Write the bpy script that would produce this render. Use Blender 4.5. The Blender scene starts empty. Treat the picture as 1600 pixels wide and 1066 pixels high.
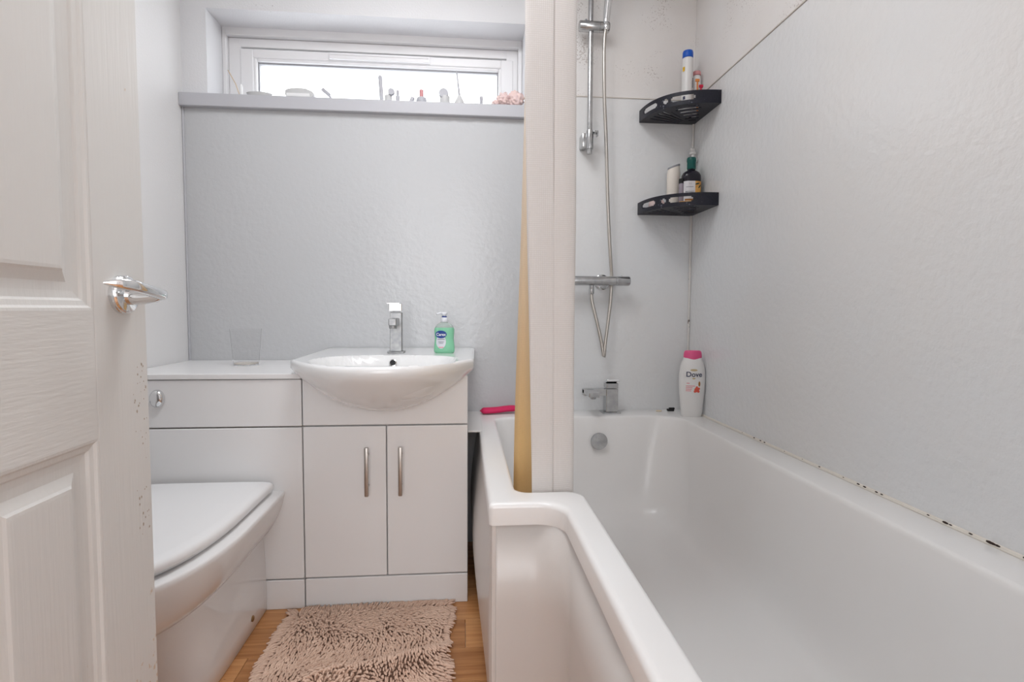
import bpy, bmesh, math, random
import numpy as np
from mathutils import Matrix, Vector, noise
PI = math.pi
random.seed(4)
rng = np.random.default_rng(4)
sc = bpy.context.scene
COL = sc.collection

# ------------------------------------------------------------ camera, light
cam_d = bpy.data.cameras.new('camera')
cam = bpy.data.objects.new('camera', cam_d)
COL.objects.link(cam)
cam_d.sensor_width = 36
cam_d.lens = 36 * 850.586 / 1600
cam_d.clip_start = 0.02
yaw, pitch, roll = math.radians(5.0874), math.radians(3.3468), math.radians(0.3057)
F = Vector((math.sin(yaw) * math.cos(pitch), math.cos(yaw) * math.cos(pitch), -math.sin(pitch)))
R = Vector((math.cos(yaw), -math.sin(yaw), 0))
U = R.cross(F)
R, U = R * math.cos(roll) + U * math.sin(roll), -R * math.sin(roll) + U * math.cos(roll)
M3 = Matrix((R, U, -F)).transposed()
cam.matrix_world = Matrix.Translation((-0.90293, -2.11758, 0.92125)) @ M3.to_4x4()
sc.camera = cam

world = bpy.data.worlds.new('overcast_sky')
sc.world = world
world.use_nodes = True
wb = world.node_tree.nodes['Background']
wb.inputs[0].default_value = (0.92, 0.96, 1.0, 1)
wb.inputs[1].default_value = 3.2


def area_light(name, loc, size, power, col, rot=(0, 0, 0), size_y=None):
    d = bpy.data.lights.new(name, 'AREA')
    d.energy = power
    d.color = col
    d.size = size
    if size_y:
        d.shape = 'RECTANGLE'
        d.size_y = size_y
    o = bpy.data.objects.new(name, d)
    o.location = loc
    o.rotation_euler = rot
    COL.objects.link(o)
    return o


area_light('ceiling_fill_light', (-0.95, -0.95, 2.26), 0.6, 10, (.955, 0.975, 1.0))  # unseen fill lamp added under the ceiling to brighten the room
area_light('hall_fill_light', (-0.85, -4.3, 1.35), 1.6, 21, (.955, 0.975, 1.0), (math.radians(90), 0, 0))  # unseen lamp added in the hall for low frontal fill, no window there
sc.view_settings.view_transform = 'Standard'
sc.view_settings.look = 'None'
sc.view_settings.gamma = 1
sc.view_settings.use_curve_mapping = False
sc.view_settings.exposure = 0.64


# ------------------------------------------------------------ materials
def srgb(r, g, b):
    def f(c):
        c /= 255
        return c / 12.92 if c <= .04045 else ((c + .055) / 1.055) ** 2.4
    return (f(r), f(g), f(b), 1)


def mat(name, col, rough=0.5, metal=0.0, bump=0.0, bscale=(50, 50, 50), detail=3, trans=0.0, ior=1.45,
        spots=None, mix=None, coat=0.0, alpha=1.0, sub=0.0, dist=0.002):
    """procedural principled material; spots=(scale, threshold, colour, mask scale); mix=(colour2, scale vec)"""
    m = bpy.data.materials.new(name)
    m.use_nodes = True
    nt = m.node_tree
    N = nt.nodes
    L = nt.links
    b = N['Principled BSDF']
    b.inputs['Base Color'].default_value = col
    b.inputs['Roughness'].default_value = rough
    b.inputs['Metallic'].default_value = metal
    b.inputs['IOR'].default_value = ior
    b.inputs['Transmission Weight'].default_value = trans
    b.inputs['Coat Weight'].default_value = coat
    b.inputs['Alpha'].default_value = alpha
    if sub:
        b.inputs['Subsurface Weight'].default_value = sub
        b.inputs['Subsurface Radius'].default_value = (.02, .015, .01)
    tc = N.new('ShaderNodeTexCoord')
    src = tc.outputs['Object']
    cur = None
    if mix:
        mp = N.new('ShaderNodeMapping')
        mp.inputs['Scale'].default_value = mix[1]
        L.new(src, mp.inputs[0])
        n = N.new('ShaderNodeTexNoise')
        n.inputs['Scale'].default_value = 1
        n.inputs['Detail'].default_value = 5
        L.new(mp.outputs[0], n.inputs['Vector'])
        r = N.new('ShaderNodeValToRGB')
        r.color_ramp.elements[0].position = 0.35
        r.color_ramp.elements[1].position = 0.68
        r.color_ramp.elements[0].color = col
        r.color_ramp.elements[1].color = mix[0]
        L.new(n.outputs['Fac'], r.inputs[0])
        cur = r.outputs[0]
    if spots:
        n = N.new('ShaderNodeTexNoise')
        n.inputs['Scale'].default_value = spots[0]
        n.inputs['Detail'].default_value = 2
        L.new(src, n.inputs['Vector'])
        n2 = N.new('ShaderNodeTexNoise')
        n2.inputs['Scale'].default_value = spots[3]
        L.new(src, n2.inputs['Vector'])
        mul = N.new('ShaderNodeMath')
        mul.operation = 'MULTIPLY'
        L.new(n.outputs['Fac'], mul.inputs[0])
        L.new(n2.outputs['Fac'], mul.inputs[1])
        r = N.new('ShaderNodeValToRGB')
        r.color_ramp.elements[0].position = spots[1]
        r.color_ramp.elements[1].position = spots[1] + 0.05
        r.color_ramp.elements[0].color = (0, 0, 0, 1)
        r.color_ramp.elements[1].color = (1, 1, 1, 1)
        L.new(mul.outputs[0], r.inputs[0])
        mx = N.new('ShaderNodeMixRGB')
        L.new(r.outputs[0], mx.inputs[0])
        if cur:
            L.new(cur, mx.inputs[1])
        else:
            mx.inputs[1].default_value = col
        mx.inputs[2].default_value = spots[2]
        cur = mx.outputs[0]
    if cur:
        L.new(cur, b.inputs['Base Color'])
    if bump:
        mp = N.new('ShaderNodeMapping')
        mp.inputs['Scale'].default_value = bscale
        L.new(src, mp.inputs[0])
        n = N.new('ShaderNodeTexNoise')
        n.inputs['Scale'].default_value = 1
        n.inputs['Detail'].default_value = detail
        L.new(mp.outputs[0], n.inputs['Vector'])
        bp = N.new('ShaderNodeBump')
        bp.inputs['Strength'].default_value = bump
        bp.inputs['Distance'].default_value = dist
        L.new(n.outputs['Fac'], bp.inputs['Height'])
        L.new(bp.outputs[0], b.inputs['Normal'])
    return m


M = {}
M['paint'] = mat('matt_wall_paint', srgb(234, 233, 233), .75, bump=.3, bscale=(160, 160, 160))
M['paint_mould'] = mat('speckled_wall_paint', srgb(235, 232, 230), .8, bump=.4, bscale=(160, 160, 160),
                       spots=(170, .345, srgb(200, 192, 187), 5), mix=(srgb(231, 226, 222), (4, 4, 4)))
M['paint_back'] = mat('back_wall_paint', srgb(230, 230, 232), .7, bump=.4, bscale=(160, 160, 160),
                      spots=(90, .42, srgb(180, 178, 176), 4))
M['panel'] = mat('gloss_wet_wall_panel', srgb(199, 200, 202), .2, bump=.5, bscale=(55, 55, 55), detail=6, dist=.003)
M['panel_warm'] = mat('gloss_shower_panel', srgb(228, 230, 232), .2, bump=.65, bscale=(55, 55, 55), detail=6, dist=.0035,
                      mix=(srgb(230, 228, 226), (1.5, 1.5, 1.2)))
M['plastic_white'] = mat('white_upvc', srgb(238, 237, 238), .3)
M['sill'] = mat('white_sill_board', srgb(192, 192, 197), .4)
M['trim'] = mat('cream_edge_trim', srgb(215, 207, 198), .4)
M['ceramic'] = mat('glazed_white_ceramic', srgb(238, 238, 238), .12, coat=.3)
M['toilet'] = mat('glazed_toilet_ceramic', srgb(237, 236, 236), .12, coat=.3)
M['seat'] = mat('white_seat_plastic', srgb(239, 239, 240), .22)
M['acrylic'] = mat('white_bath_acrylic', srgb(238, 237, 236), .22, mix=(srgb(236, 233, 231), (2, 2, 2)))
M['bath_panel'] = mat('bath_side_acrylic', srgb(214, 208, 204), .25)
M['gloss_unit'] = mat('white_gloss_unit', srgb(239, 238, 238), .22)
M['unit_edge'] = mat('unit_carcass', srgb(215, 208, 200), .5, mix=(srgb(190, 170, 150), (30, 30, 8)))
M['door'] = mat('satin_door_paint', srgb(217, 215, 212), .33, bump=.5, bscale=(190, 190, 9), detail=3, dist=.0012,
                spots=(95, .425, srgb(200, 180, 158), 2.2))
M['door_h'] = mat('satin_door_paint_rail', srgb(217, 215, 212), .33, bump=.5, bscale=(190, 20, 190), detail=3, dist=.0009)
M['chrome'] = mat('polished_chrome', (.78, .79, .8, 1), .07, 1.0)
M['chrome_dull'] = mat('limescaled_chrome', (.44, .45, .46, 1), .22, 1.0, bump=.1, bscale=(120, 120, 120),
                       mix=((.58, .58, .58, 1), (40, 40, 40)))
M['chrome_tap'] = mat('darkened_tap_chrome', (.30, .31, .32, 1), .38, 1.0, mix=((.42, .42, .42, 1), (60, 60, 60)))  # dimmer reflection put into the base colour, darkened against the hall light
M['hose'] = mat('steel_hose', (.55, .52, .48, 1), .32, 1.0)
M['black'] = mat('black_recess', (.012, .012, .013, 1), .6)
M['shelf'] = mat('black_shelf_metal', srgb(18, 19, 34), .42, bump=.5, bscale=(200, 200, 200),
                 spots=(140, .40, srgb(110, 112, 125), 14))
M['wood'] = mat('oak_floor', srgb(186, 128, 78), .4, mix=(srgb(214, 160, 108), (5, 70, 5)), bump=.1, bscale=(6, 140, 6),
                spots=(60, .44, srgb(150, 100, 62), 7))
M['wood2'] = mat('oak_floor_dark', srgb(160, 106, 62), .4, mix=(srgb(192, 138, 88), (4, 80, 4)), bump=.1, bscale=(6, 140, 6))
M['silicone'] = mat('silicone_seal', srgb(228, 222, 212), .35, spots=(75, .45, srgb(110, 96, 86), 9))
M['glass'] = mat('window_glass', (1, 1, 1, 1), .02, trans=1, ior=1.01)
M['gasket'] = mat('grey_gasket', srgb(160, 160, 164), .5)
M['grey_dark'] = mat('dull_grey_plastic', srgb(150, 150, 155), .5)
M['grey_light'] = mat('light_grey_plastic', srgb(184, 184, 190), .5)
M['pale'] = mat('pale_plastic', srgb(205, 205, 205), .4)
M['clear'] = mat('clear_plastic', (.98, .98, .98, 1), .06, trans=1, ior=1.012)
M['stick'] = mat('bamboo_stick', srgb(214, 190, 160), .6)
M['pink'] = mat('pink_plastic', srgb(228, 90, 140), .35, sub=.1)
M['pink_pale'] = mat('pale_pink_cap', srgb(214, 150, 152), .5)
M['puff'] = mat('pale_pink_net', srgb(238, 212, 208), .8, sub=.2, bump=.6, bscale=(90, 90, 90))
M['magenta'] = mat('magenta_fabric', srgb(214, 30, 92), .6, bump=.6, bscale=(300, 300, 300))
M['blue'] = mat('blue_plastic', srgb(20, 88, 190), .35)
M['navy'] = mat('navy_print', srgb(26, 62, 140), .4)
M['white_print'] = mat('white_print', srgb(240, 240, 240), .4)
M['bottle_white'] = mat('white_bottle', srgb(232, 230, 228), .3)
M['bottle_cream'] = mat('cream_bottle', srgb(232, 224, 214), .4)
M['dark_green'] = mat('dark_green_cap', srgb(4, 84, 78), .3)
M['bottle_dark'] = mat('dark_brown_bottle', srgb(26, 22, 34), .2)
M['label'] = mat('paper_label', srgb(226, 224, 226), .5)
M['label_orange'] = mat('orange_leaf_label', srgb(236, 186, 104), .5, mix=(srgb(214, 150, 70), (60, 60, 60)))
M['brown_print'] = mat('brown_print', srgb(168, 112, 50), .5)
M['grey_print'] = mat('grey_print', srgb(110, 112, 120), .5)
M['leaf_print'] = mat('green_print', srgb(40, 70, 56), .5)
M['yellow'] = mat('yellow_plastic', srgb(232, 184, 40), .4)
M['orange'] = mat('orange_plastic', srgb(226, 140, 70), .4)
M['red'] = mat('red_plastic', srgb(216, 30, 70), .4)
M['gold'] = mat('gold_print', srgb(200, 180, 140), .4)
M['navy_text'] = mat('dark_navy_print', srgb(50, 54, 84), .4)
M['pink_print'] = mat('pink_print', srgb(232, 140, 150), .4)
M['coral'] = mat('coral_print', srgb(226, 96, 78), .4)
M['liquid'] = mat('green_soap', srgb(158, 228, 190), .15, trans=.35, ior=1.2, sub=.0)
M['frosted'] = mat('clear_bottle_shoulder', srgb(220, 232, 226), .1, trans=.7, ior=1.2)
M['pump'] = mat('translucent_pump', srgb(228, 230, 236), .3)
M['soap'] = mat('pink_soap', srgb(232, 208, 204), .4)
M['curtain'] = mat('cream_waffle_curtain', srgb(226, 220, 216), .8, bump=.25, bscale=(300, 300, 300))
M['backing'] = mat('mat_backing', srgb(150, 122, 104), .9)
M['chenille'] = mat('beige_chenille', srgb(226, 196, 176), .9, mix=(srgb(214, 182, 162), (14, 14, 14)))
M['lamp'] = mat('lamp_diffuser', (1, 1, 1, 1), .5)


def curtain_material():
    """cream cloth with a woven grid and soap staining that follows the sheet (uses its own UV: u along cloth, v height)"""
    m = M['curtain']
    nt = m.node_tree
    N, L = nt.nodes, nt.links
    b = N['Principled BSDF']
    uv = N.new('ShaderNodeTexCoord')
    sep = N.new('ShaderNodeSeparateXYZ')
    L.new(uv.outputs['UV'], sep.inputs[0])
    r = N.new('ShaderNodeValToRGB')          # stained end of the cloth
    r.color_ramp.elements[0].position = .50
    r.color_ramp.elements[0].color = srgb(241, 236, 233)
    r.color_ramp.elements[1].position = .62
    r.color_ramp.elements[1].color = srgb(246, 206, 146)
    L.new(sep.outputs['X'], r.inputs[0])
    r2 = N.new('ShaderNodeValToRGB')         # stain fades towards the top
    r2.color_ramp.elements[0].position = .1
    r2.color_ramp.elements[0].color = (1, 1, 1, 1)
    r2.color_ramp.elements[1].position = .75
    r2.color_ramp.elements[1].color = (0, 0, 0, 1)
    L.new(sep.outputs['Y'], r2.inputs[0])
    mx = N.new('ShaderNodeMixRGB')
    mx.inputs[1].default_value = srgb(241, 237, 235)
    L.new(r2.outputs[0], mx.inputs[0])
    L.new(r.outputs[0], mx.inputs[2])
    # fine waffle grid
    mp = N.new('ShaderNodeMapping')
    mp.inputs['Scale'].default_value = (200, 400, 1)
    L.new(uv.outputs['UV'], mp.inputs[0])
    ck = N.new('ShaderNodeTexBrick')
    ck.offset = 0
    ck.inputs['Scale'].default_value = 1
    ck.inputs['Mortar Size'].default_value = .1
    ck.inputs['Brick Width'].default_value = 1
    ck.inputs['Row Height'].default_value = 1
    ck.inputs['Color1'].default_value = (1, 1, 1, 1)
    ck.inputs['Color2'].default_value = (.97, .97, .97, 1)
    ck.inputs['Mortar'].default_value = (.88, .87, .85, 1)
    L.new(mp.outputs[0], ck.inputs['Vector'])
    mu = N.new('ShaderNodeMixRGB')
    mu.blend_type = 'MULTIPLY'
    mu.inputs[0].default_value = 1
    L.new(mx.outputs[0], mu.inputs[1])
    L.new(ck.outputs['Color'], mu.inputs[2])
    L.new(mu.outputs[0], b.inputs['Base Color'])
    b.inputs['Subsurface Weight'].default_value = 0
    # thin cloth lets light through
    tr = N.new('ShaderNodeBsdfTranslucent')
    L.new(mu.outputs[0], tr.inputs['Color'])
    ms = N.new('ShaderNodeMixShader')
    ms.inputs[0].default_value = .22
    out = N['Material Output']
    L.new(b.outputs[0], ms.inputs[1])
    L.new(tr.outputs[0], ms.inputs[2])
    L.new(ms.outputs[0], out.inputs['Surface'])


curtain_material()

# ------------------------------------------------------------ object helpers
ORG = {}


def thing(name, label, cat, loc=(0, 0, 0), group=None, rz=0, kind=None):
    o = bpy.data.objects.new(name, None)
    COL.objects.link(o)
    o.empty_display_size = .05
    o.location = loc
    o.rotation_euler = (0, 0, rz)
    if kind:
        o['kind'] = kind
    if label:
        o['label'] = label
    if cat:
        o['category'] = cat
    if group:
        o['group'] = group
    ORG[o.name] = Matrix.Translation(loc) @ Matrix.Rotation(rz, 4, 'Z')
    return o


def link(name, bm, m, parent=None, smooth=False, label=None, kind=None, local=False, cat=None, group=None, angle=40):
    """bm is in world coordinates unless local=True; parent things keep their base point"""
    me = bpy.data.meshes.new(name)
    if parent is not None and not local:
        bmesh.ops.transform(bm, matrix=ORG[parent.name].inverted(), verts=bm.verts)
    bmesh.ops.recalc_face_normals(bm, faces=bm.faces) if smooth != 'keep' else None
    bm.to_mesh(me)
    bm.free()
    for mm in (m if isinstance(m, (list, tuple)) else [m]):
        me.materials.append(mm)
    o = bpy.data.objects.new(name, me)
    COL.objects.link(o)
    if parent is not None:
        o.parent = parent
        ORG[o.name] = ORG[parent.name]
    else:
        ORG[o.name] = Matrix.Identity(4)
    if smooth:
        me.polygons.foreach_set('use_smooth', [True] * len(me.polygons))
        try:
            me.set_sharp_from_angle(angle=math.radians(angle))
        except Exception:
            pass
    if label:
        o['label'] = label
    if kind:
        o['kind'] = kind
    if cat:
        o['category'] = cat
    if group:
        o['group'] = group
    return o


def B():
    return bmesh.new()


def box(bm, x0, x1, y0, y1, z0, z1, bev=0.0, seg=2, mtx=None):
    t = bmesh.new()
    bmesh.ops.create_cube(t, size=1)
    for v in t.verts:
        v.co = Vector(((x0 + x1) / 2 + v.co.x * (x1 - x0), (y0 + y1) / 2 + v.co.y * (y1 - y0),
                       (z0 + z1) / 2 + v.co.z * (z1 - z0)))
    if bev:
        bmesh.ops.bevel(t, geom=list(t.edges), offset=bev, segments=seg, profile=.5, affect='EDGES')
    if mtx is not None:
        bmesh.ops.transform(t, matrix=mtx, verts=t.verts)
    me = bpy.data.meshes.new('tmp')
    t.to_mesh(me)
    t.free()
    bm.from_mesh(me)
    bpy.data.meshes.remove(me)
    return bm


def loft(bm, rings, close=True, cap0=True, cap1=True):
    V = [[bm.verts.new(p) for p in r] for r in rings]
    n = len(V[0])
    for a, b in zip(V[:-1], V[1:]):
        for i in range(n if close else n - 1):
            j = (i + 1) % n
            bm.faces.new((a[i], a[j], b[j], b[i]))
    if cap0 and close:
        bm.faces.new(list(reversed(V[0])))
    if cap1 and close:
        bm.faces.new(V[-1])
    return bm


def lathe(bm, prof, c=(0, 0, 0), n=32, axis='Z', sx=1, sy=1, rz=0, cap=True, power=2.0):
    """prof: (radius, height) list; sx, sy squash the section; power>2 squares it"""
    rings = []
    for r, h in prof:
        ring = []
        for i in range(n):
            a = 2 * PI * i / n
            ca, sa = math.cos(a), math.sin(a)
            e = 2 / power
            x = r * sx * math.copysign(abs(ca) ** e, ca)
            y = r * sy * math.copysign(abs(sa) ** e, sa)
            x, y = x * math.cos(rz) - y * math.sin(rz), x * math.sin(rz) + y * math.cos(rz)
            if axis == 'Z':
                p = (c[0] + x, c[1] + y, c[2] + h)
            elif axis == 'X':
                p = (c[0] + h, c[1] + x, c[2] + y)
            else:
                p = (c[0] + x, c[1] + h, c[2] + y)
            ring.append(p)
        rings.append(ring)
    return loft(bm, rings, True, cap, cap)


def tube(bm, pts, r, n=12, cap=True):
    pts = [Vector(p) for p in pts]
    rad = r if isinstance(r, (list, tuple)) else [r] * len(pts)
    rings = []
    up = None
    for i, p in enumerate(pts):
        d = (pts[min(i + 1, len(pts) - 1)] - pts[max(i - 1, 0)]).normalized()
        if up is None:
            up = Vector((0, 0, 1)) if abs(d.z) < .9 else Vector((1, 0, 0))
        s = d.cross(up).normalized()
        up = s.cross(d).normalized()
        rings.append([p + (s * math.cos(2 * PI * k / n) + up * math.sin(2 * PI * k / n)) * rad[i] for k in range(n)])
    return loft(bm, rings, True, cap, cap)


def spline(P, n):
    """Catmull-Rom through P"""
    P = [Vector(p) for p in P]
    P = [P[0] * 2 - P[1]] + P + [P[-1] * 2 - P[-2]]
    out = []
    for i in range(1, len(P) - 2):
        for k in range(n):
            t = k / n
            a, b, c, d = P[i - 1], P[i], P[i + 1], P[i + 2]
            out.append(.5 * ((2 * b) + (c - a) * t + (2 * a - 5 * b + 4 * c - d) * t * t + (3 * b - a - 3 * c + d) * t ** 3))
    out.append(P[-2])
    return out


def text_mesh(s, size, depth=.0003, bold=.0):
    cu = bpy.data.curves.new('lettering', 'FONT')
    cu.body = s
    cu.size = size
    cu.align_x = 'CENTER'
    cu.align_y = 'CENTER'
    cu.offset = bold
    cu.extrude = depth
    o = bpy.data.objects.new('lettering', cu)
    COL.objects.link(o)
    dg = bpy.context.evaluated_depsgraph_get()
    me = bpy.data.meshes.new_from_object(o.evaluated_get(dg))
    bm = bmesh.new()
    bm.from_mesh(me)
    bpy.data.objects.remove(o)
    bpy.data.curves.remove(cu)
    bpy.data.meshes.remove(me)
    return bm


def struct(name, bm, m, **k):
    return link(name, bm, m, kind='structure', **k)


# ------------------------------------------------------------ room dimensions (metres)
LX = -1.918          # left wall
FY = -1.97           # front wall, the doorway side
CZ = 2.3
HB = 0.523           # bath rim height
SILLZ = 1.69
# floor: boards run across the room
fl = thing('floor', None, None, (0, 0, 0), kind='structure')
b = B()
box(b, LX - .1, .1, -3.6, .1, -.06, -.012)
link('subfloor', b, M['unit_edge'], fl)
yy = 0.0
k = 0
while yy > -1.95:
    off = (k * .53) % 1.1
    xs = [LX] + [LX + off + j * 1.1 for j in range(0, 3) if 0.02 < off + j * 1.1 < 1.9] + [0.0]
    for a, c in zip(xs[:-1], xs[1:]):
        b = B()
        box(b, a + .0006, c - .0006, yy - .1355, yy - .0006, -.012, 0, .0008, 1)
        link('floorboard', b, M['wood'] if (k + int(a * 10)) % 3 else M['wood2'], fl)
    yy -= .136
    k += 1
b = B()
box(b, -2.6, 1.0, -4.6, -1.97, -.012, -.001)
struct('floor_hall', b, M['wood2'])

# back wall with the window opening
WX0, WX1, WZ1 = -1.8296, -.668, 2.0
wb_ = thing('wall_back', None, None, (0, 0, 0), kind='structure')
b = B()
box(b, LX - .12, WX0, 0, .26, 0, CZ)
box(b, WX1, .12, 0, .26, 0, CZ)
box(b, WX0, WX1, 0, .26, WZ1, CZ)
box(b, WX0, WX1, 0, .26, 0, SILLZ - .045)
link('plaster', b, M['paint_back'], wb_)
b = B()
box(b, -.6699, -.0005, -.0015, .001, 1.7371, CZ)
link('speckled_paintwork', b, M['paint_mould'], wb_)
b = B()
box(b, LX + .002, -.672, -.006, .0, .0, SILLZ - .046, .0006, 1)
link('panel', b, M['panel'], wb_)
b = B()
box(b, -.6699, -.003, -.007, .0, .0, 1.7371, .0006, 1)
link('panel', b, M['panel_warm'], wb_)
b = B()
box(b, -.6699, -.003, -.0095, -.0, 1.7371, 1.7405)
link('panel_edge_trim', b, M['trim'], wb_)

wl = thing('wall_left', None, None, (0, 0, 0), kind='structure')
b = B()
box(b, LX - .12, LX, FY - .1, .0, 0, CZ)
link('plaster', b, M['paint'], wl)
b = B()
tube(b, [(LX + .004, -.008, .722), (LX + .004, -.008, SILLZ - .046)], .004, 6)
link('corner_seal', b, M['sill'], wl)

wr = thing('wall_right', None, None, (0, 0, 0), kind='structure')
b = B()
box(b, .0, .12, FY - .1, .26, 0, CZ)
link('plaster', b, M['paint_mould'], wr)
b = B()
box(b, -.003, .0, FY, .0, HB - .06, 1.7371, .0006, 1)
link('panel', b, M['panel_warm'], wr)
b = B()
box(b, -.0065, .0, FY, -.0, 1.7371, 1.7405)
link('panel_edge_trim', b, M['trim'], wr)
b = B()
tube(b, [(-.007, -.012, HB + .002), (-.007, -.012, 1.74)], .0048, 8)
link('corner_seal', b, mat('corner_silicone', srgb(222, 219, 215), .4, spots=(60, .36, srgb(120, 112, 106), 4)), wr, smooth=True)
b = B()
tube(b, [(-.005, -.012, HB + .002), (-.005, FY, HB + .002)], .005, 8)
SEAL = b

# front wall with the doorway the camera looks through, hall behind
DX0, DX1 = -1.378, -.60
b = B()
box(b, LX - .12, DX0 - .03, FY - .1, FY, 0, CZ)
box(b, DX1, .12, FY - .1, FY, 0, CZ)
box(b, DX0 - .03, DX1, FY - .1, FY, 2.0, CZ)
struct('wall_front', b, M['paint'])
b = B()
box(b, LX - .12, .12, FY - .1, .26, CZ, CZ + .1)
struct('ceiling', b, M['paint'])
b = B()
box(b, -2.6, 1.0, -4.6, -4.5, 0, 2.4)
struct('wall_hall', b, M['paint'])
b = B()
box(b, -2.7, -2.6, -4.6, FY - .1, 0, 2.4)
struct('wall_hall_left', b, M['paint'])
b = B()
box(b, 1.0, 1.1, -4.6, FY - .1, 0, 2.4)
struct('wall_hall_right', b, M['paint'])
b = B()
box(b, -2.7, 1.1, -4.6, FY - .1, 2.4, 2.5)
struct('ceiling_hall', b, M['paint'])

# window: outer frame, sash, glass, trickle vent
w = thing('window_1', None, None, (-1.25, .17, SILLZ), kind='structure')


def frame(bm, x0, x1, z0, z1, tx, tz0, tz1, y0, y1, bev=.003):
    box(bm, x0, x0 + tx, y0, y1, z0, z1, bev)
    box(bm, x1 - tx, x1, y0, y1, z0, z1, bev)
    box(bm, x0 + tx - .002, x1 - tx + .002, y0 + .0005, y1, z1 - tz1, z1, bev)
    box(bm, x0 + tx - .002, x1 - tx + .002, y0 + .0005, y1, z0, z0 + tz0, bev)


b = B()
frame(b, WX0, WX1, SILLZ, WZ1 + .005, .016, .008, .034, .13, .24)
link('outer_frame', b, M['plastic_white'], w)
b = B()
frame(b, WX0 + .016, WX1 - .016, SILLZ + .008, WZ1 - .03, .046, .006, .034, .15, .23)
link('fixed_frame', b, M['plastic_white'], w)
b = B()
frame(b, WX0 + .06, WX1 - .035, SILLZ + .004, 1.929, .050, .018, .034, .145, .22, .004)
link('sash_frame', b, M['plastic_white'], w)
b = B()
frame(b, WX0 + .106, WX1 - .078, SILLZ + .018, 1.902, .016, .006, .018, .150, .215, .006)
link('glazing_bead', b, M['plastic_white'], w)
b = B()
frame(b, WX0 + .120, WX1 - .092, SILLZ + .022, 1.887, .007, .003, .009, .162, .18, .001)
link('gasket', b, M['gasket'], w)
b = B()
box(b, WX0 + .12, WX1 - .092, .170, .174, SILLZ + .02, 1.885)
link('pane', b, M['glass'], w)
b = B()
box(b, -1.43, -1.037, .134, .1455, 1.899, 1.924, .002)
box(b, -1.425, -1.042, .131, .1355, 1.914, 1.920, .001)
v_ = link('trickle_vent', b, M['plastic_white'], w)
# sill board across the wall
b = B()
box(b, LX, -.672, -.03, .0, SILLZ - .046, SILLZ, .003)
box(b, WX0, WX1 - .004, -.001, .13, SILLZ - .046, SILLZ)
struct('trim_1', b, M['sill'])

# ------------------------------------------------------------ door, opened square to the back wall
DXF = -1.37
DFREE = -1.268
DHINGE = FY - .0
d = thing('door_1', None, None, (DXF - .02, DHINGE + .002, 0.006), kind='structure')
Dz = [0.006, .15, .7525, .917, 1.52, 1.62, 1.86, 1.985]
Yp = [(-1.383, -1.575), (-1.665, -1.857)]    # the two panel columns (right, left)
DT = .04


def grid_panel(bm, y0, y1, z0, z1, x):
    """raised and fielded panel: nested rectangles with a moulding profile (inset, depth)"""
    prof = [(0, 0), (.003, -.0005), (.006, -.0032), (.012, -.0045), (.015, -.0075), (.0235, -.0085), (.034, -.0085),
            (.046, -.0035), (.049, -.0012), (.053, -.0008)]
    rings = []
    for s, dp in prof:
        rings.append([(x + dp, y0 + s, z0 + s), (x + dp, y1 - s, z0 + s), (x + dp, y1 - s, z1 - s), (x + dp, y0 + s, z1 - s)])
    loft(bm, rings, True, False, True)


b = B()
box(b, DXF - DT, DXF - .0092, DHINGE + .004, DFREE, Dz[0], Dz[7], .002)
link('door_core', b, M['door'], d)
b = B()
box(b, DXF - .012, DXF, Yp[0][0], DFREE, Dz[0], Dz[7], .0025)
link('stile', b, M['door'], d)
b = B()
box(b, DXF - .012, DXF, DHINGE + .004, Yp[1][1], Dz[0], Dz[7], .0015)
link('stile', b, M['door'], d)
for z0, z1 in ((Dz[0], Dz[1]), (Dz[2], Dz[3]), (Dz[4], Dz[5]), (Dz[6], Dz[7])):
    b = B()
    box(b, DXF - .012, DXF, Yp[1][1], Yp[0][0], z0, z1, .0002)
    link('rail', b, M['door_h'], d)
for z0, z1 in ((Dz[1], Dz[2]), (Dz[3], Dz[4]), (Dz[5], Dz[6])):
    b = B()
    box(b, DXF - .012, DXF, Yp[1][0], Yp[0][1], z0, z1, .0002)
    link('mullion', b, M['door'], d)
    for ya, yb in Yp:
        b = B()
        grid_panel(b, yb, ya, z0, z1, DXF)
        link('panel', b, M['door'], d)
# worn paint scuffs beside the free edge
b = B()
for k in range(46):
    zc = .84 - .26 * random.random() ** 1.3
    yc = DFREE - .008 - .030 * random.random()
    s_ = random.uniform(.0006, .0018)
    ring = [b.verts.new((DXF + .0003, yc + s_ * math.cos(q), zc + s_ * random.uniform(.7, 1.8) * math.sin(q))) for q in (0, 1.2, 2.4, 3.6, 5.0)]
    b.faces.new(ring)
link('paint_scuffs', b, mat('scuffed_paint', srgb(176, 160, 144), .6), d, kind='stuff')
# lever handle
hy, hz = -1.327, .9385
b = B()
lathe(b, [(.0, .0), (.0262, .0), (.0262, .0045), (.0252, .0055), (.0252, .006), (.0262, .0068), (.0255, .0098), (.0235, .0115), (0, .0118)],
      (DXF, hy, hz), 48, 'X')
rose = link('handle_rose', b, M['chrome'], d, smooth=True)
b = B()
tube(b, [(DXF + .008, hy, hz - .002), (DXF + .03, hy, hz - .003), (DXF + .046, hy - .002, hz - .002), (DXF + .053, hy - .004, hz)], [.0125, .0105, .0090, .0075], 24)
link('handle_neck', b, M['chrome'], d, smooth=True)
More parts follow.
